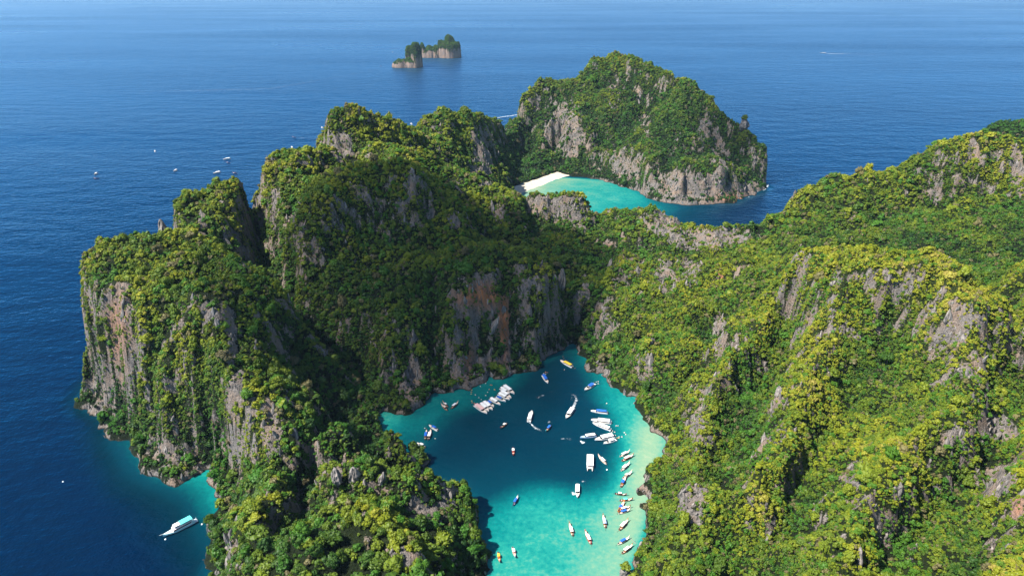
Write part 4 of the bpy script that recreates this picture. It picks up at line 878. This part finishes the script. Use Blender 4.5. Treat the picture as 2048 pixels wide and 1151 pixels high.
def longtail(bow, stern, label, canopy=WHITE, hull=WOOD, group='long-tail boats in the lagoon', full=True, L=None, ribbon=RED, deck=PALE):
    c, ln, rz = at_px(bow, stern); L = L or min(max(ln, 7.0), 11.5); k = L / 10; w = .95 * k
    o = empty('longtail_boat', (c.x, c.y, 0), rz); tag(o, label, 'boat', group)
    def hull_m():
        st = [(-5 * k, w * .55, .15, w * .4, .4, 1.0), (-4 * k, w * .8, -.15, w * .65, .2, .85), (-2 * k, w, -.25, w * .8, .12, .78), (0, w, -.28, w * .8, .12, .80), (2 * k, w * .9, -.2, w * .62, .25, 1.0), (3.5 * k, w * .62, .1, w * .36, .55, 1.45), (4.5 * k, w * .3, .65, w * .14, 1.1, 2.1), (5 * k, .09, 1.35, .05, 1.8, 2.75), (5.15 * k, .05, 2.3, .03, 2.6, 3.25)]
        return MB().add(*loft(st)).mesh('hull', paint_mat(hull))
    put('hull', cached(('lh', round(L, 1), hull), hull_m), o)
    put('deck_boards', cached(('ld', round(L, 1), deck), lambda: MB().add([(1.7 * k, -w * .78, .86), (1.7 * k, w * .78, .86), (3.4 * k, w * .5, 1.3), (4.3 * k, w * .22, 1.8), (4.3 * k, -w * .22, 1.8), (3.4 * k, -w * .5, 1.3)], [(0, 1, 2, 5), (5, 2, 3, 4)]).box(-4.4 * k, -3.2 * k, -w * .6, w * .6, .6, .72).mesh('deck_boards', paint_mat(deck, 'wood'))), o)
    x0, x1 = (-3.0 * k, 1.5 * k) if full else (-2.2 * k, .6 * k)
    put('canopy', cached(('lc', round(L, 1), canopy, full), lambda: canopy_mesh(x0, x1, w * .98, 1.95, .22, .06).mesh('canopy', paint_mat(canopy, 'cloth'))), o)
    def posts():
        mb = MB()
        for x in (x0 + .15, (x0 + x1) / 2, x1 - .15):
            for s in (-1, 1): mb.bar((x, s * w * .88, .7), (x, s * w * .9, 2.0), .04)
        return mb.mesh('canopy_frame', paint_mat(DKW))
    put('canopy_frame', cached(('lp', round(L, 1), full), posts), o)
    put('thwart', cached(('lt', round(L, 1)), lambda: MB().box(-1.9 * k, -1.6 * k, -w * .85, w * .85, .55, .63).box(-.4 * k, -.1 * k, -w * .85, w * .85, .55, .63).box(1.0 * k, 1.3 * k, -w * .85, w * .85, .58, .66).mesh('thwart', paint_mat(WOOD, 'wood'))), o)
    put('engine', cached(('le', round(L, 1)), lambda: MB().box(-4.9 * k, -4.1 * k, -.25, .25, 1.0, 1.5, .08, .05).bar((-4.3 * k, 0, 1.3), (-7.0 * k, .25, -.1), .05).bar((-4.4 * k, 0, 1.4), (-3.3 * k, .1, 1.5), .04).mesh('engine', M_ENGINE)), o)
    put('prow_ribbon', cached(('lr', round(L, 1), ribbon), lambda: MB().box(4.78 * k, 5.15 * k, -.16, .16, 2.0, 2.5, .05, .04).box(4.85 * k, 4.98 * k, -.2, .2, 1.3, 2.0, .02, .06).mesh('prow_ribbon', paint_mat(ribbon, 'cloth'))), o)
    return o
# the row of moored speedboats below the orange cliff (bows towards the open lagoon)
def r4(x, y): return (930 + x / 12.79, 750 + y / 12.79)
ROW = [((1262,492),(985,285),WHITE,'white covered speedboat at the cliff end of the moored row'), ((1140,492),(905,345),WHITE,'small white speedboat second from the cliff in the moored row'),
       ((1183,598),(915,420),WHITE,'white speedboat with an orange edged roof in the moored row'), ((1142,640),(850,490),WHITE,'long white speedboat beside a blue canopied one in the moored row'),
       ((1045,685),(775,570),BLUE,'white speedboat with a short blue canopy in the middle of the moored row'), ((905,770),(640,612),WHITE,'slim white speedboat lying apart in the gap of the moored row'),
       ((742,822),(560,672),BLUE,'speedboat with a deep blue canopy next to two white roofs in the moored row'), ((708,900),(470,700),WHITE,'white roofed speedboat next to the blue canopied one in the moored row'),
       ((612,935),(395,740),WHITE,'white roofed speedboat next to the pink roofed one in the moored row'), ((570,1002),(248,765),PINK,'large speedboat with a pink roof at the outer end of the moored row')]
for b, s, cc, lab in ROW:
    speedboat(r4(*b), r4(*s), lab, cc, group='speedboats moored in a row', full=cc != BLUE, engines=3 if cc == PINK else 2, stripe=ORG if 'orange' in lab else None)
def r8(x, y): return (1000 + x / 4.797, 670 + y / 4.797)
speedboat(r8(578,248), r8(692,308), 'speedboat with a yellow canopy at the narrow head of the lagoon', YEL, full=True)
speedboat(r8(460,466), r8(412,388), 'blue canopied speedboat beside snorkellers near the lagoon head', BLUE)
speedboat(r8(810,535), r8(910,466), 'speedboat with a blue canopy near the rocky point of the saddle', BLUE, full=False)
speedboat(r8(622,818), r8(712,692), 'large white speedboat leaving a curved white wake', WHITE, L=15)
speedboat(r8(306,732), r8(276,832), 'white speedboat with a thin wake curling from its stern', WHITE)
speedboat(r8(870,732), r8(1032,748), 'long white speedboat with a blue roof over the turquoise edge', BLUE)
speedboat(r8(878,818), r8(1062,842), 'wide white motor cruiser rafted against a longer one', WHITE, L=15, W=4.4)
speedboat(r8(892,848), r8(1058,912), 'white motor cruiser with a low roof rafted below a wider one', WHITE, L=15, W=3.4, stripe=NAVY)
speedboat(r8(768,988), r8(922,966), 'white roofed speedboat with a blue bow backing out in a patch of foam', WHITE, hull=(.35, .5, .68))
speedboat(r8(898,1014), r8(1102,965), 'long pointed white speedboat rafted with a shorter one by swimmers', WHITE, L=15.5, W=4.2)
speedboat(r8(990,1048), r8(1115,1004), 'short white speedboat rafted against a long pointed one', WHITE, full=False)
def r9(x, y): return (1120 + x / 8.22, 900 + y / 8.22)
speedboat(r9(285,772), r9(288,592), 'white speedboat turning in white foam above the pale shallows', WHITE, L=12)
def r7(x, y): return (740 + x / 4.797, 670 + y / 4.797)
speedboat(r7(566,870), r7(648,916), 'white speedboat with a blue canopy beside the wooded mounds', BLUE, full=False)
speedboat(r7(462,1046), r7(518,1074), 'small white speedboat half hidden behind the wooded mound', WHITE, L=7.5, full=False)
# covered catamaran
c, ln, rz = at_px(r9(490,352), r9(494,112)); o = empty('catamaran', (c.x, c.y, 0), rz)
tag(o, 'broad white flat roofed catamaran in the middle of the lagoon', 'catamaran'); L_ = 16.0; k = L_ / 16
for s in (-1, 1):
    st = [(-8, .7, -.4, .6, .1, 1.1), (-2, .75, -.5, .62, .1, 1.1), (4, .7, -.45, .55, .2, 1.2), (6.8, .4, -.1, .25, .5, 1.35), (8, .06, .5, .04, .8, 1.5)]
    put('hull', cached('cath', lambda: MB().add(*loft(st)).mesh('hull', paint_mat(WHITE))), o, (0, s * 2.1, 0))
put('deck', MB().box(-7.6, 5.6, -2.6, 2.6, 1.12, 1.3).mesh('deck', paint_mat((.6, .58, .54))), o)
put('cabin', MB().box(-6.5, 3.2, -2.5, 2.5, 1.3, 3.2, .15, .1).mesh('cabin', paint_mat(WHITE)), o)
put('window', MB().box(-6.0, 2.6, -2.53, 2.53, 2.0, 2.7, 0, .02).mesh('window', M_GLASS), o)
rf = put('roof', canopy_mesh(-7.8, 4.6, 2.95, 3.25, .1, .12).mesh('roof', paint_mat(WHITE)), o)
for i in range(3): put('hatch', cached('hatch', lambda: MB().box(-.5, .5, -.35, .35, 0, .12, .04, .04).mesh('hatch', paint_mat(ORG))), rf, (3.6 - (i % 2) * .9, -1.6 + 1.6 * i, 3.42 + .04))
put('bench', MB().box(3.6, 5.4, -2.2, 2.2, 1.3, 1.7).mesh('bench', paint_mat((.6,.5,.47), 'cloth')), o)

o.scale = (.96, .76, .85)
def r3(x, y): return (970 + x / 6.027, 960 + y / 6.027)
LT = [ # bow, stern, label, canopy, hull, full
 (r7(682,668),r7(742,722),'brown long-tail boat with its prow towards the shaded cliff, outer of a pair',PALE,WOOD,False), (r7(698,648),r7(748,690),'brown long-tail boat nearest the shaded cliff, inner of a pair',WHITE,WOOD,False),
 (r7(846,650),r7(778,704),'white decked long-tail boat alone beside a brown pair',WHITE,WOOD,True), (r7(544,916),r7(528,1002),'long-tail boat with a dark blue roof, one of two side by side',BLUE,DKW,True),
 (r7(586,912),r7(558,1004),'pale long-tail boat rafted to a blue roofed one',WHITE,DKW,True), (r8(4,898),r8(66,846),'small grey long-tail boat over dark water below the moored row',WHITE,DKW,False),
 (r8(440,928),r8(488,868),'dark long-tail boat with a blue stern cover in the middle of the lagoon',BLUE,DKW,True), (r8(128,1160),r8(126,1082),'lone long-tail boat with a reddish bow over the darkest water',WHITE,RED,False),
 (r9(1155,940),r9(965,995),'white roofed long-tail boat, uppermost of three at the shallow edge',WHITE,WOOD,True), (r9(1150,990),r9(965,1045),'blue roofed long-tail boat between two white ones at the shallow edge',BLUE,PALE,True),
 (r9(1142,30),r9(985,108),'white long-tail boat, lowest of three at the shallow edge',WHITE,PALE,True), (r9(1206,88),r9(1018,180),'long-tail boat with a pink roof pointing at the sandy shore',PINK,WOOD,True),
 (r9(626,102),r9(762,232),'slim white long-tail boat between the catamaran and the shore boats',WHITE,PALE,True), (r9(1142,222),r9(1004,340),'white covered long-tail boat lying slantwise off the sandy shore',WHITE,PALE,True),
 (r9(1180,366),r9(1030,468),'pale bare long-tail boat touching the stern of a blue roofed one',PALE,PALE,False), (r9(1078,448),r9(996,606),'brown long-tail boat with a blue roof and white stern below a pale boat',BLUE,WOOD,False),
 (r9(1095,745),r9(900,716),'dark striped long-tail boat lying level over the green shallows',WHITE,DKW,False), (r9(1194,818),r9(980,832),'long-tail boat with a turquoise roof over the green shallows',TEAL,WOOD,False),
 (r9(1052,862),r9(955,1014),'orange long-tail boat with a blue roof moored to a turquoise roofed one',BLUE,ORG,False), (r3(398,202),r3(340,304),'dark blue long-tail boat at the edge of the deep water',BLUE,NAVY,True),
 (r3(1014,528),r3(1058,672),'long-tail boat with a white roof and dark stern, further out of two similar ones',WHITE,WOOD,True), (r3(1204,622),r3(1278,770),'long-tail boat with a white roof and reddish stern, nearer the shore of two similar ones',WHITE,RED,True),
 (r3(1420,428),r3(1452,574),'long-tail boat with a pale blue roof north of the white roofed pair',(.35,.5,.75),WOOD,True), (r3(1722,486),r3(1616,602),'long-tail boat with a cream roof over the pale sand',(.78,.72,.6),WOOD,True),
 (r3(1738,700),r3(1602,774),'long-tail boat with a bright blue roof beside a driftwood pole',BLUE,PALE,True), (r3(1776,790),r3(1650,884),'brown long-tail boat with a white roof nearest the rock stack',WHITE,WOOD,True),
 (r3(366,940),r3(332,812),'long-tail boat with a navy stern and pink bow in the near shallows',WHITE,PINK,False), (r3(178,998),r3(158,872),'yellow long-tail boat close under the ridge cliff',YEL,ORG,False)]
for b, s, lab, cc, hc, full in LT: longtail(b, s, lab, cc, hc, full=full, ribbon=random.choice([RED, YEL, TEAL, PINK]))

# tour ship in the cove: white two deck boat with a turquoise roof
c, ln, rz = at_px((328, 1073), (390, 1041)); o = empty('tour_boat', (c.x, c.y, 0), rz)
tag(o, 'white and turquoise two deck tour boat in the dark water off the cove', 'tour boat'); k = ln / 22
st = [(-10 * k, 2.1, -.6, 1.9, .1, 1.5), (-4 * k, 2.35, -.8, 2.0, .1, 1.45), (2 * k, 2.3, -.8, 1.9, .2, 1.6), (6 * k, 1.8, -.5, 1.3, .5, 2.0), (9 * k, .9, .2, .5, 1.1, 2.5), (11 * k, .06, 1.3, .04, 1.8, 3.0)]
put('hull', MB().add(*loft(st)).mesh('hull', paint_mat((.45, .75, .75))), o)
put('foredeck', MB().add([(4.6 * k, -1.8, 1.9), (4.6 * k, 1.8, 1.9), (9 * k, .75, 2.45), (10.4 * k, .2, 2.8), (10.4 * k, -.2, 2.8), (9 * k, -.75, 2.45)], [(0, 1, 2, 5), (5, 2, 3, 4)]).box(6.2 * k, 7.4 * k, -.5, .5, 2.15, 2.5, .1, .1).mesh('foredeck', paint_mat((.7, .78, .78))), o)
put('bowsprit', MB().bar((10.2 * k, 0, 2.8), (13 * k, 0, 3.5), .14).mesh('bowsprit', paint_mat(WHITE)), o)
cb = put('cabin', MB().box(-8 * k, 4.6 * k, -2.15, 2.15, 1.3, 3.5, .25, .12).mesh('cabin', paint_mat(WHITE)), o)
for s in (-1, 1):
    for i in range(8): put('window', cached('twin', lambda: MB().box(-.6, .6, -.03, .03, 0, .95).mesh('window', M_GLASS)), cb, (-6.9 * k + i * 1.48 * k, s * 2.10, 2.15))
put('upper_deck', MB().box(-8.6 * k, 4.0 * k, -2.3, 2.3, 3.5, 3.62).mesh('upper_deck', paint_mat((.78, .70, .70))), o)
put('wheelhouse', MB().box(-.6 * k, 3.4 * k, -1.7, 1.7, 3.62, 5.3, .35, .15).mesh('wheelhouse', paint_mat(WHITE)), o)
put('windscreen', MB().add([(3.28 * k, -1.5, 4.2), (3.28 * k, 1.5, 4.2), (3.16 * k, 1.45, 5.0), (3.16 * k, -1.45, 5.0)], [(0, 1, 2, 3)]).box(.2 * k, 2.6 * k, -1.68, 1.68, 4.3, 4.9, .1, .03).mesh('windscreen', M_GLASS), o)
put('roof', canopy_mesh(-8.8 * k, -.7 * k, 2.35, 5.35, .2, .12).mesh('roof', paint_mat(TEAL)), o)
put('wheelhouse_roof', canopy_mesh(-.65 * k, 3.5 * k, 1.8, 5.35, .12, .1).mesh('wheelhouse_roof', paint_mat(WHITE)), o)
mb = MB()
for i in range(7):
    for s in (-1, 1): mb.bar((-8.5 * k + i * 1.3 * k, s * 2.2, 3.6), (-8.5 * k + i * 1.3 * k, s * 2.2, 5.4), .05)
for s in (-1, 1): mb.bar((-8.5 * k, s * 2.22, 4.5), (-.6 * k, s * 2.22, 4.5), .04)
put('railing', mb.mesh('railing', paint_mat(WHITE)), o)
put('stern_platform', MB().box(-12 * k, -10 * k, -1.9, 1.9, .35, .5).bar((-11.9 * k, -1.8, .5), (-11.9 * k, -1.8, 1.5), .05).bar((-11.9 * k, 1.8, .5), (-11.9 * k, 1.8, 1.5), .05).bar((-11.9 * k, -1.8, 1.5), (-11.9 * k, 1.8, 1.5), .05).mesh('stern_platform', paint_mat((.5, .6, .66))), o)
o.scale = (1.04, .84, .82)
def buoy_mesh():
    bm = bmesh.new(); bmesh.ops.create_uvsphere(bm, u_segments=10, v_segments=8, radius=.55); me = bpy.data.meshes.new('buoy'); bm.to_mesh(me); bm.free(); me.materials.append(paint_mat(WHITE)); return me
for (u, v), lab in (((331, 1077), 'white mooring buoy off the bow of the tour boat'), ((404, 1047), 'white mooring buoy astern of the tour boat'), ((126, 962), 'white mooring buoy alone on the dark sea left of the headland'), ((1214, 938), 'white mooring buoy below the slim white long-tail boat')):
    b = link('mooring_buoy', cached('buoy', buoy_mesh), loc=S(u, v, .15)); tag(b, lab, 'buoy', 'white mooring buoys')
# boats on the open sea, each a few pixels long
FAR = [((187,350),(196,346),'s',WHITE,'white boat furthest out from the headland, above a dark one'),((189,357),(197,357),'l',NAVY,'dark boat just below the white boat furthest out'),
 ((310,307),(310,300),'s',WHITE,'white boat alone in the middle of the open water'),((349,342),(352,341),'s',WHITE,'tiny white boat above the headland plateau'),
 ((446,319),(461,317),'s',WHITE,'long white tour boat with a dark boat just below it'),((453,325),(460,326),'l',NAVY,'dark boat just below the long white tour boat'),
 ((426,347),(441,344),'s',WHITE,'white tour boat with a reddish waterline nearest the seaward peaks'),((465,346),(475,347),'l',DKW,'dark boat to the right of the reddish tour boat'),
 ((584,274),(592,275),'l',NAVY,'small boat trailing a thin wake towards the tall peak'),((580,293),(588,297),'s',WHITE,'white boat below the one trailing a wake'),
 ((640,254),(648,257),'s',WHITE,'white boat close beside the tall peak'),((819,247),(826,249),'s',WHITE,'white boat seen in the dip between two peaks'),
 ((781,103),(790,106),'s',WHITE,'white boat off the far islets'),((758,132),(766,133),'l',NAVY,'dark boat beside the far islet towers'),((1640,106),(1652,106),'s',WHITE,'white ship on the far sea drawing a long wake')]
for b, s, ty, cc, lab in FAR:
    c, ln, rz = at_px(b, s); Lf = min(max(ln, 8), 30) if abs(b[0] - s[0]) > 9 else 9.0
    ob = speedboat(b, s, lab, cc, L=Lf, W=Lf * .25, group='boats on the open sea', cat='boat') if ty == 's' else longtail(b, s, lab, cc, NAVY, group='boats on the open sea', L=Lf)
# ------------------------------------------------------------------ snorkellers
def swimmer_mesh():
    me = bpy.data.meshes.new('person'); J = [((0, 0, .02), .16), ((.30, 0, .06), .19), ((.52, 0, .12), .19), ((.66, 0, .2), .08), ((.80, 0, .27), .115), ((.90, 0, .30), .10), ((.50, .30, .05), .075), ((.72, .52, .02), .055), ((.95, .60, .02), .045), ((.50, -.30, .05), .075), ((.72, -.52, .02), .055), ((.95, -.60, .02), .045),
        ((-.35, .12, -.05), .10), ((-.75, .17, -.1), .07), ((-1.02, .18, -.05), .05), ((-.35, -.12, -.05), .10), ((-.72, -.19, -.15), .07), ((-.98, -.22, -.12), .05)]
    E = [(0, 1), (1, 2), (2, 3), (3, 4), (4, 5), (2, 6), (6, 7), (7, 8), (2, 9), (9, 10), (10, 11), (0, 12), (12, 13), (13, 14), (0, 15), (15, 16), (16, 17)]
    me.from_pydata([j[0] for j in J], E, []); o = bpy.data.objects.new('person_form', me); COL.objects.link(o)
    o.modifiers.new('s', 'SKIN'); o.modifiers.new('d', 'SUBSURF').levels = 1
    for i, v in enumerate(me.skin_vertices[0].data): v.radius = (J[i][1], J[i][1]); v.use_root = i == 0
    dg = bpy.context.evaluated_depsgraph_get(); m2 = bpy.data.meshes.new_from_object(o.evaluated_get(dg)); bpy.data.objects.remove(o); m2.name = 'person'
    m2.materials.clear(); m2.materials.append(plain('skin', (.42, .26, .18), .5, .3)); return m2
SWIM = swimmer_mesh()
def vest(c): return MB().box(-.02, .56, -.27, .27, .0, .34, .06, .06).mesh('life_vest', paint_mat(c, 'cloth'))
HAIR = MB().box(.72, .94, -.12, .12, .30, .44, .04, .04).mesh('hair', paint_mat((.02, .015, .012), 'cloth'))
LIME = (.55, .62, .10); VC = {'o': ORG, 'w': (.75, .75, .72), 'y': LIME, 'k': (.03, .03, .035)}
VM = {k: vest(c) for k, c in VC.items()}; CN = {'o': 'an orange', 'w': 'a white', 'y': 'a lime yellow', 'k': 'a black'}
SW = [('o',(978,778),'a'),('y',(988,778),'a'),('o',(990,779),'a'),('w',(975,783),'a'),('w',(971,766),'a'),('o',(984,769),'a'),('w',(963,798),'a'),('y',(944,801),'a'),('o',(945,804),'a'),('y',(943,779),'b'),('o',(942,783),'b'),('y',(942,787),'b'),('w',(958,794),'a'),('w',(972,790),'a'),('w',(961,772),'a'),('o',(949,805),'a'),('o',(982,769),'a'),('w',(951,789),'a'),
 ('w',(1232,850),'c'),('w',(1236,850),'c'),('w',(1225,861),'c'),('w',(1224,864),'c'),('w',(1230,863),'c'),('w',(1230,869),'c'),('w',(1238,872),'c'),('w',(1244,873),'c'),('w',(1248,864),'c'),('w',(1251,868),'c'),('y',(1238,875),'c'),('o',(1234,874),'c'),('w',(1213,806),'d'),
 ('k',(1128,716),'e'),('k',(1125,712),'e'),('w',(1129,738),'e'),('k',(1150,735),'e'),('w',(1088,746),'f'),('o',(1091,743),'f'),('k',(1095,744),'f'),('k',(1084,749),'f'),('w',(1092,747),'f'),('w',(1193,763),'g'),('w',(1197,762),'g'),('w',(1196,766),'g'),('w',(849,855),'h'),('w',(871,876),'h')]
PL = {'a': 'between the moored row and the cliff', 'b': 'in a line near the shaded cliff', 'c': 'in turquoise water astern of the white cruisers', 'd': 'alone above the blue roofed speedboat', 'e': 'around the yellow canopied speedboat', 'f': 'behind the blue speedboat at the lagoon head', 'g': 'off the rocky point of the saddle', 'h': 'near the boats by the wooded mounds'}
for c_, (u, v), pl in SW:
    ob = link('person', SWIM, loc=S(u, v, 0.0)); ob.rotation_euler = (0, 0, random.uniform(0, 6.28)); tag(ob, 'snorkeller in %s vest floating %s' % (CN[c_], PL[pl]), 'person', 'snorkellers ' + PL[pl])
    link('life_vest', VM[c_], ob); link('hair', HAIR, ob)
# driftwood pole
a, b = Vector(S(1262, 1076, .1)), Vector(S(1272, 1086, .15)); ob = link('driftwood_pole', MB().bar((0, 0, 0), b - a, .16, 7).bar((b - a) * .6, (b - a) * .6 + Vector((.7, .5, .5)), .07).mesh('driftwood_pole', paint_mat((.22, .2, .17), 'wood')), loc=a)
tag(ob, 'grey driftwood pole lying in the shallows by the sandy shore', 'driftwood')
# ------------------------------------------------------------------ wakes and foam
def make_foam():
    m, t = mat('sea_foam'); pos = t.nodes.new('ShaderNodeNewGeometry').outputs['Position']; a = attr(t, 'cover').outputs['Fac']
    n = noise(t, pos, 0.9, 5, .7); n2 = noise(t, pos, .25, 3)
    f = mathn(t, 'MULTIPLY', mathn(t, 'SUBTRACT', mathn(t, 'ADD', mathn(t, 'MULTIPLY', a, .8), mathn(t, 'MULTIPLY', mathn(t, 'SUBTRACT', mathn(t, 'ADD', n, n2), 1.0), 1.6)), 0.40), 2.0, clamp=True)
    d = N(t, 'ShaderNodeBsdfDiffuse'); d.inputs[0].default_value = (.62, .70, .74, 1); tr = N(t, 'ShaderNodeBsdfTransparent'); ms = N(t, 'ShaderNodeMixShader')
    t.links.new(mathn(t, 'MULTIPLY', f, mathn(t, 'MINIMUM', mathn(t, 'MULTIPLY', a, 1.6), .92)), ms.inputs[0]); t.links.new(tr.outputs[0], ms.inputs[1]); t.links.new(d.outputs[0], ms.inputs[2]); finish(t, ms.outputs[0]); return m
M_FOAM = make_foam()
def wake(pts, label, z=.05):
    """pts: (u, v, half width m, cover)"""
    q = [(*S(u, v, z)[:2], w, c) for u, v, w, c in pts]; fine = []
    for i in range(len(q) - 1):
        for j in range(8): t = j / 8; fine.append(tuple(a + (b - a) * t for a, b in zip(q[i], q[i + 1])))
    fine.append(q[-1]); V, F, A = [], [], []; n = len(fine)
    for i, (x, y, w, c) in enumerate(fine):
        x0, y0 = fine[max(i - 1, 0)][:2]; x1, y1 = fine[min(i + 1, n - 1)][:2]; d = np.array([x1 - x0, y1 - y0]); d /= np.linalg.norm(d) + 1e-6
        for s in (-1, -.5, 0, .5, 1): V.append((x - d[1] * w * s, y + d[0] * w * s, z + .02 * (1 - abs(s)))); A.append(c * (1 - s * s) * (1 if 0 < i < n - 1 else .3))
    for i in range(n - 1):
        for j in range(4): a = i * 5 + j; F.append((a, a + 1, a + 6, a + 5))
    tag(link('wake_foam', mesh_np('wake_foam', V, F, M_FOAM, dict(cover=A), True)), label, 'foam', kind='stuff')
wake([(1145,816,1.6,1.1),(1150,806,2.0,.8),(1153,798,2.0,.7),(1150,790,1.8,.62),(1144,787,1.6,.5)], 'curved white wake behind the large speedboat')
wake([(1142,800,2,.45),(1144,793,2.6,.5)], 'pale foam inside the bend of the wake', .04)
wake([(1058,842,.7,1.2),(1064,849,1.0,.9),(1073,856,1.8,.6),(1082,862,2.4,.4)], 'thin wake curling from the white speedboat')
wake([(1122,877,1.2,.45),(1132,876,2.2,.65),(1144,877,1.6,.5)], 'pale foam patch left of the backing speedboat')
wake([(1160,880,1.0,1.0),(1165,884,1.8,1.2),(1170,882,.9,.6)], 'foam churned at the bow of the backing speedboat')
wake([(1142,981,1.2,.8),(1147,985,2.6,1.1),(1150,988,1.6,.9)], 'white foam beside the turning speedboat')
wake([(1163,961,1.2,.5),(1167,962,1.8,.75),(1171,963,1.2,.4)], 'small pale foam ring above the turning speedboat')
wake([(1072,792,1.4,.3),(1076,795,2.4,.55),(1090,786,2.0,.3),(1108,781,2.2,.32),(1126,779,1.6,.2)], 'faint old wake drifting across the upper lagoon')
wake([(1096,846,1.4,.3),(1100,840,2.0,.45)], 'pale churned patch behind the dark long-tail boat')
wake([(982,238,2.5,.9),(1000,234,3,1.0),(1022,231,3.4,1.0),(1045,227,3,.8)], 'white wake seen in the gap between peaks and massif')
wake([(594,275,1.2,.8),(612,276,2,.55),(640,277,2.6,.35)], 'thin wake trailing behind a small boat by the tall peak')
wake([(1652,107,4,1.0),(1665,107,7,.9),(1700,107.5,12,.55),(1760,108.5,16,.42),(1820,109,18,.25)], 'long faint wake of the far white ship')
wake([(790,107,4,.6),(800,109,6,.4)], 'short wake of the boat off the far islets')
wake([(150,183,6,.3),(300,182,9,.42),(420,180,10,.5),(540,177,10,.45),(640,160,8,.4),(740,142,6,.35),(775,134,5,.3)], 'pale current line drifting across the open sea towards the islets')
wake([(1526,381,1.5,.7),(1533,374,3,1.0),(1538,366,2,.6)], 'surf breaking at the right foot of the massif')
wake([(1488,397,1,.4),(1496,394,1.4,.6),(1506,390,1,.4)], 'thin surf line along the massif cliff foot')
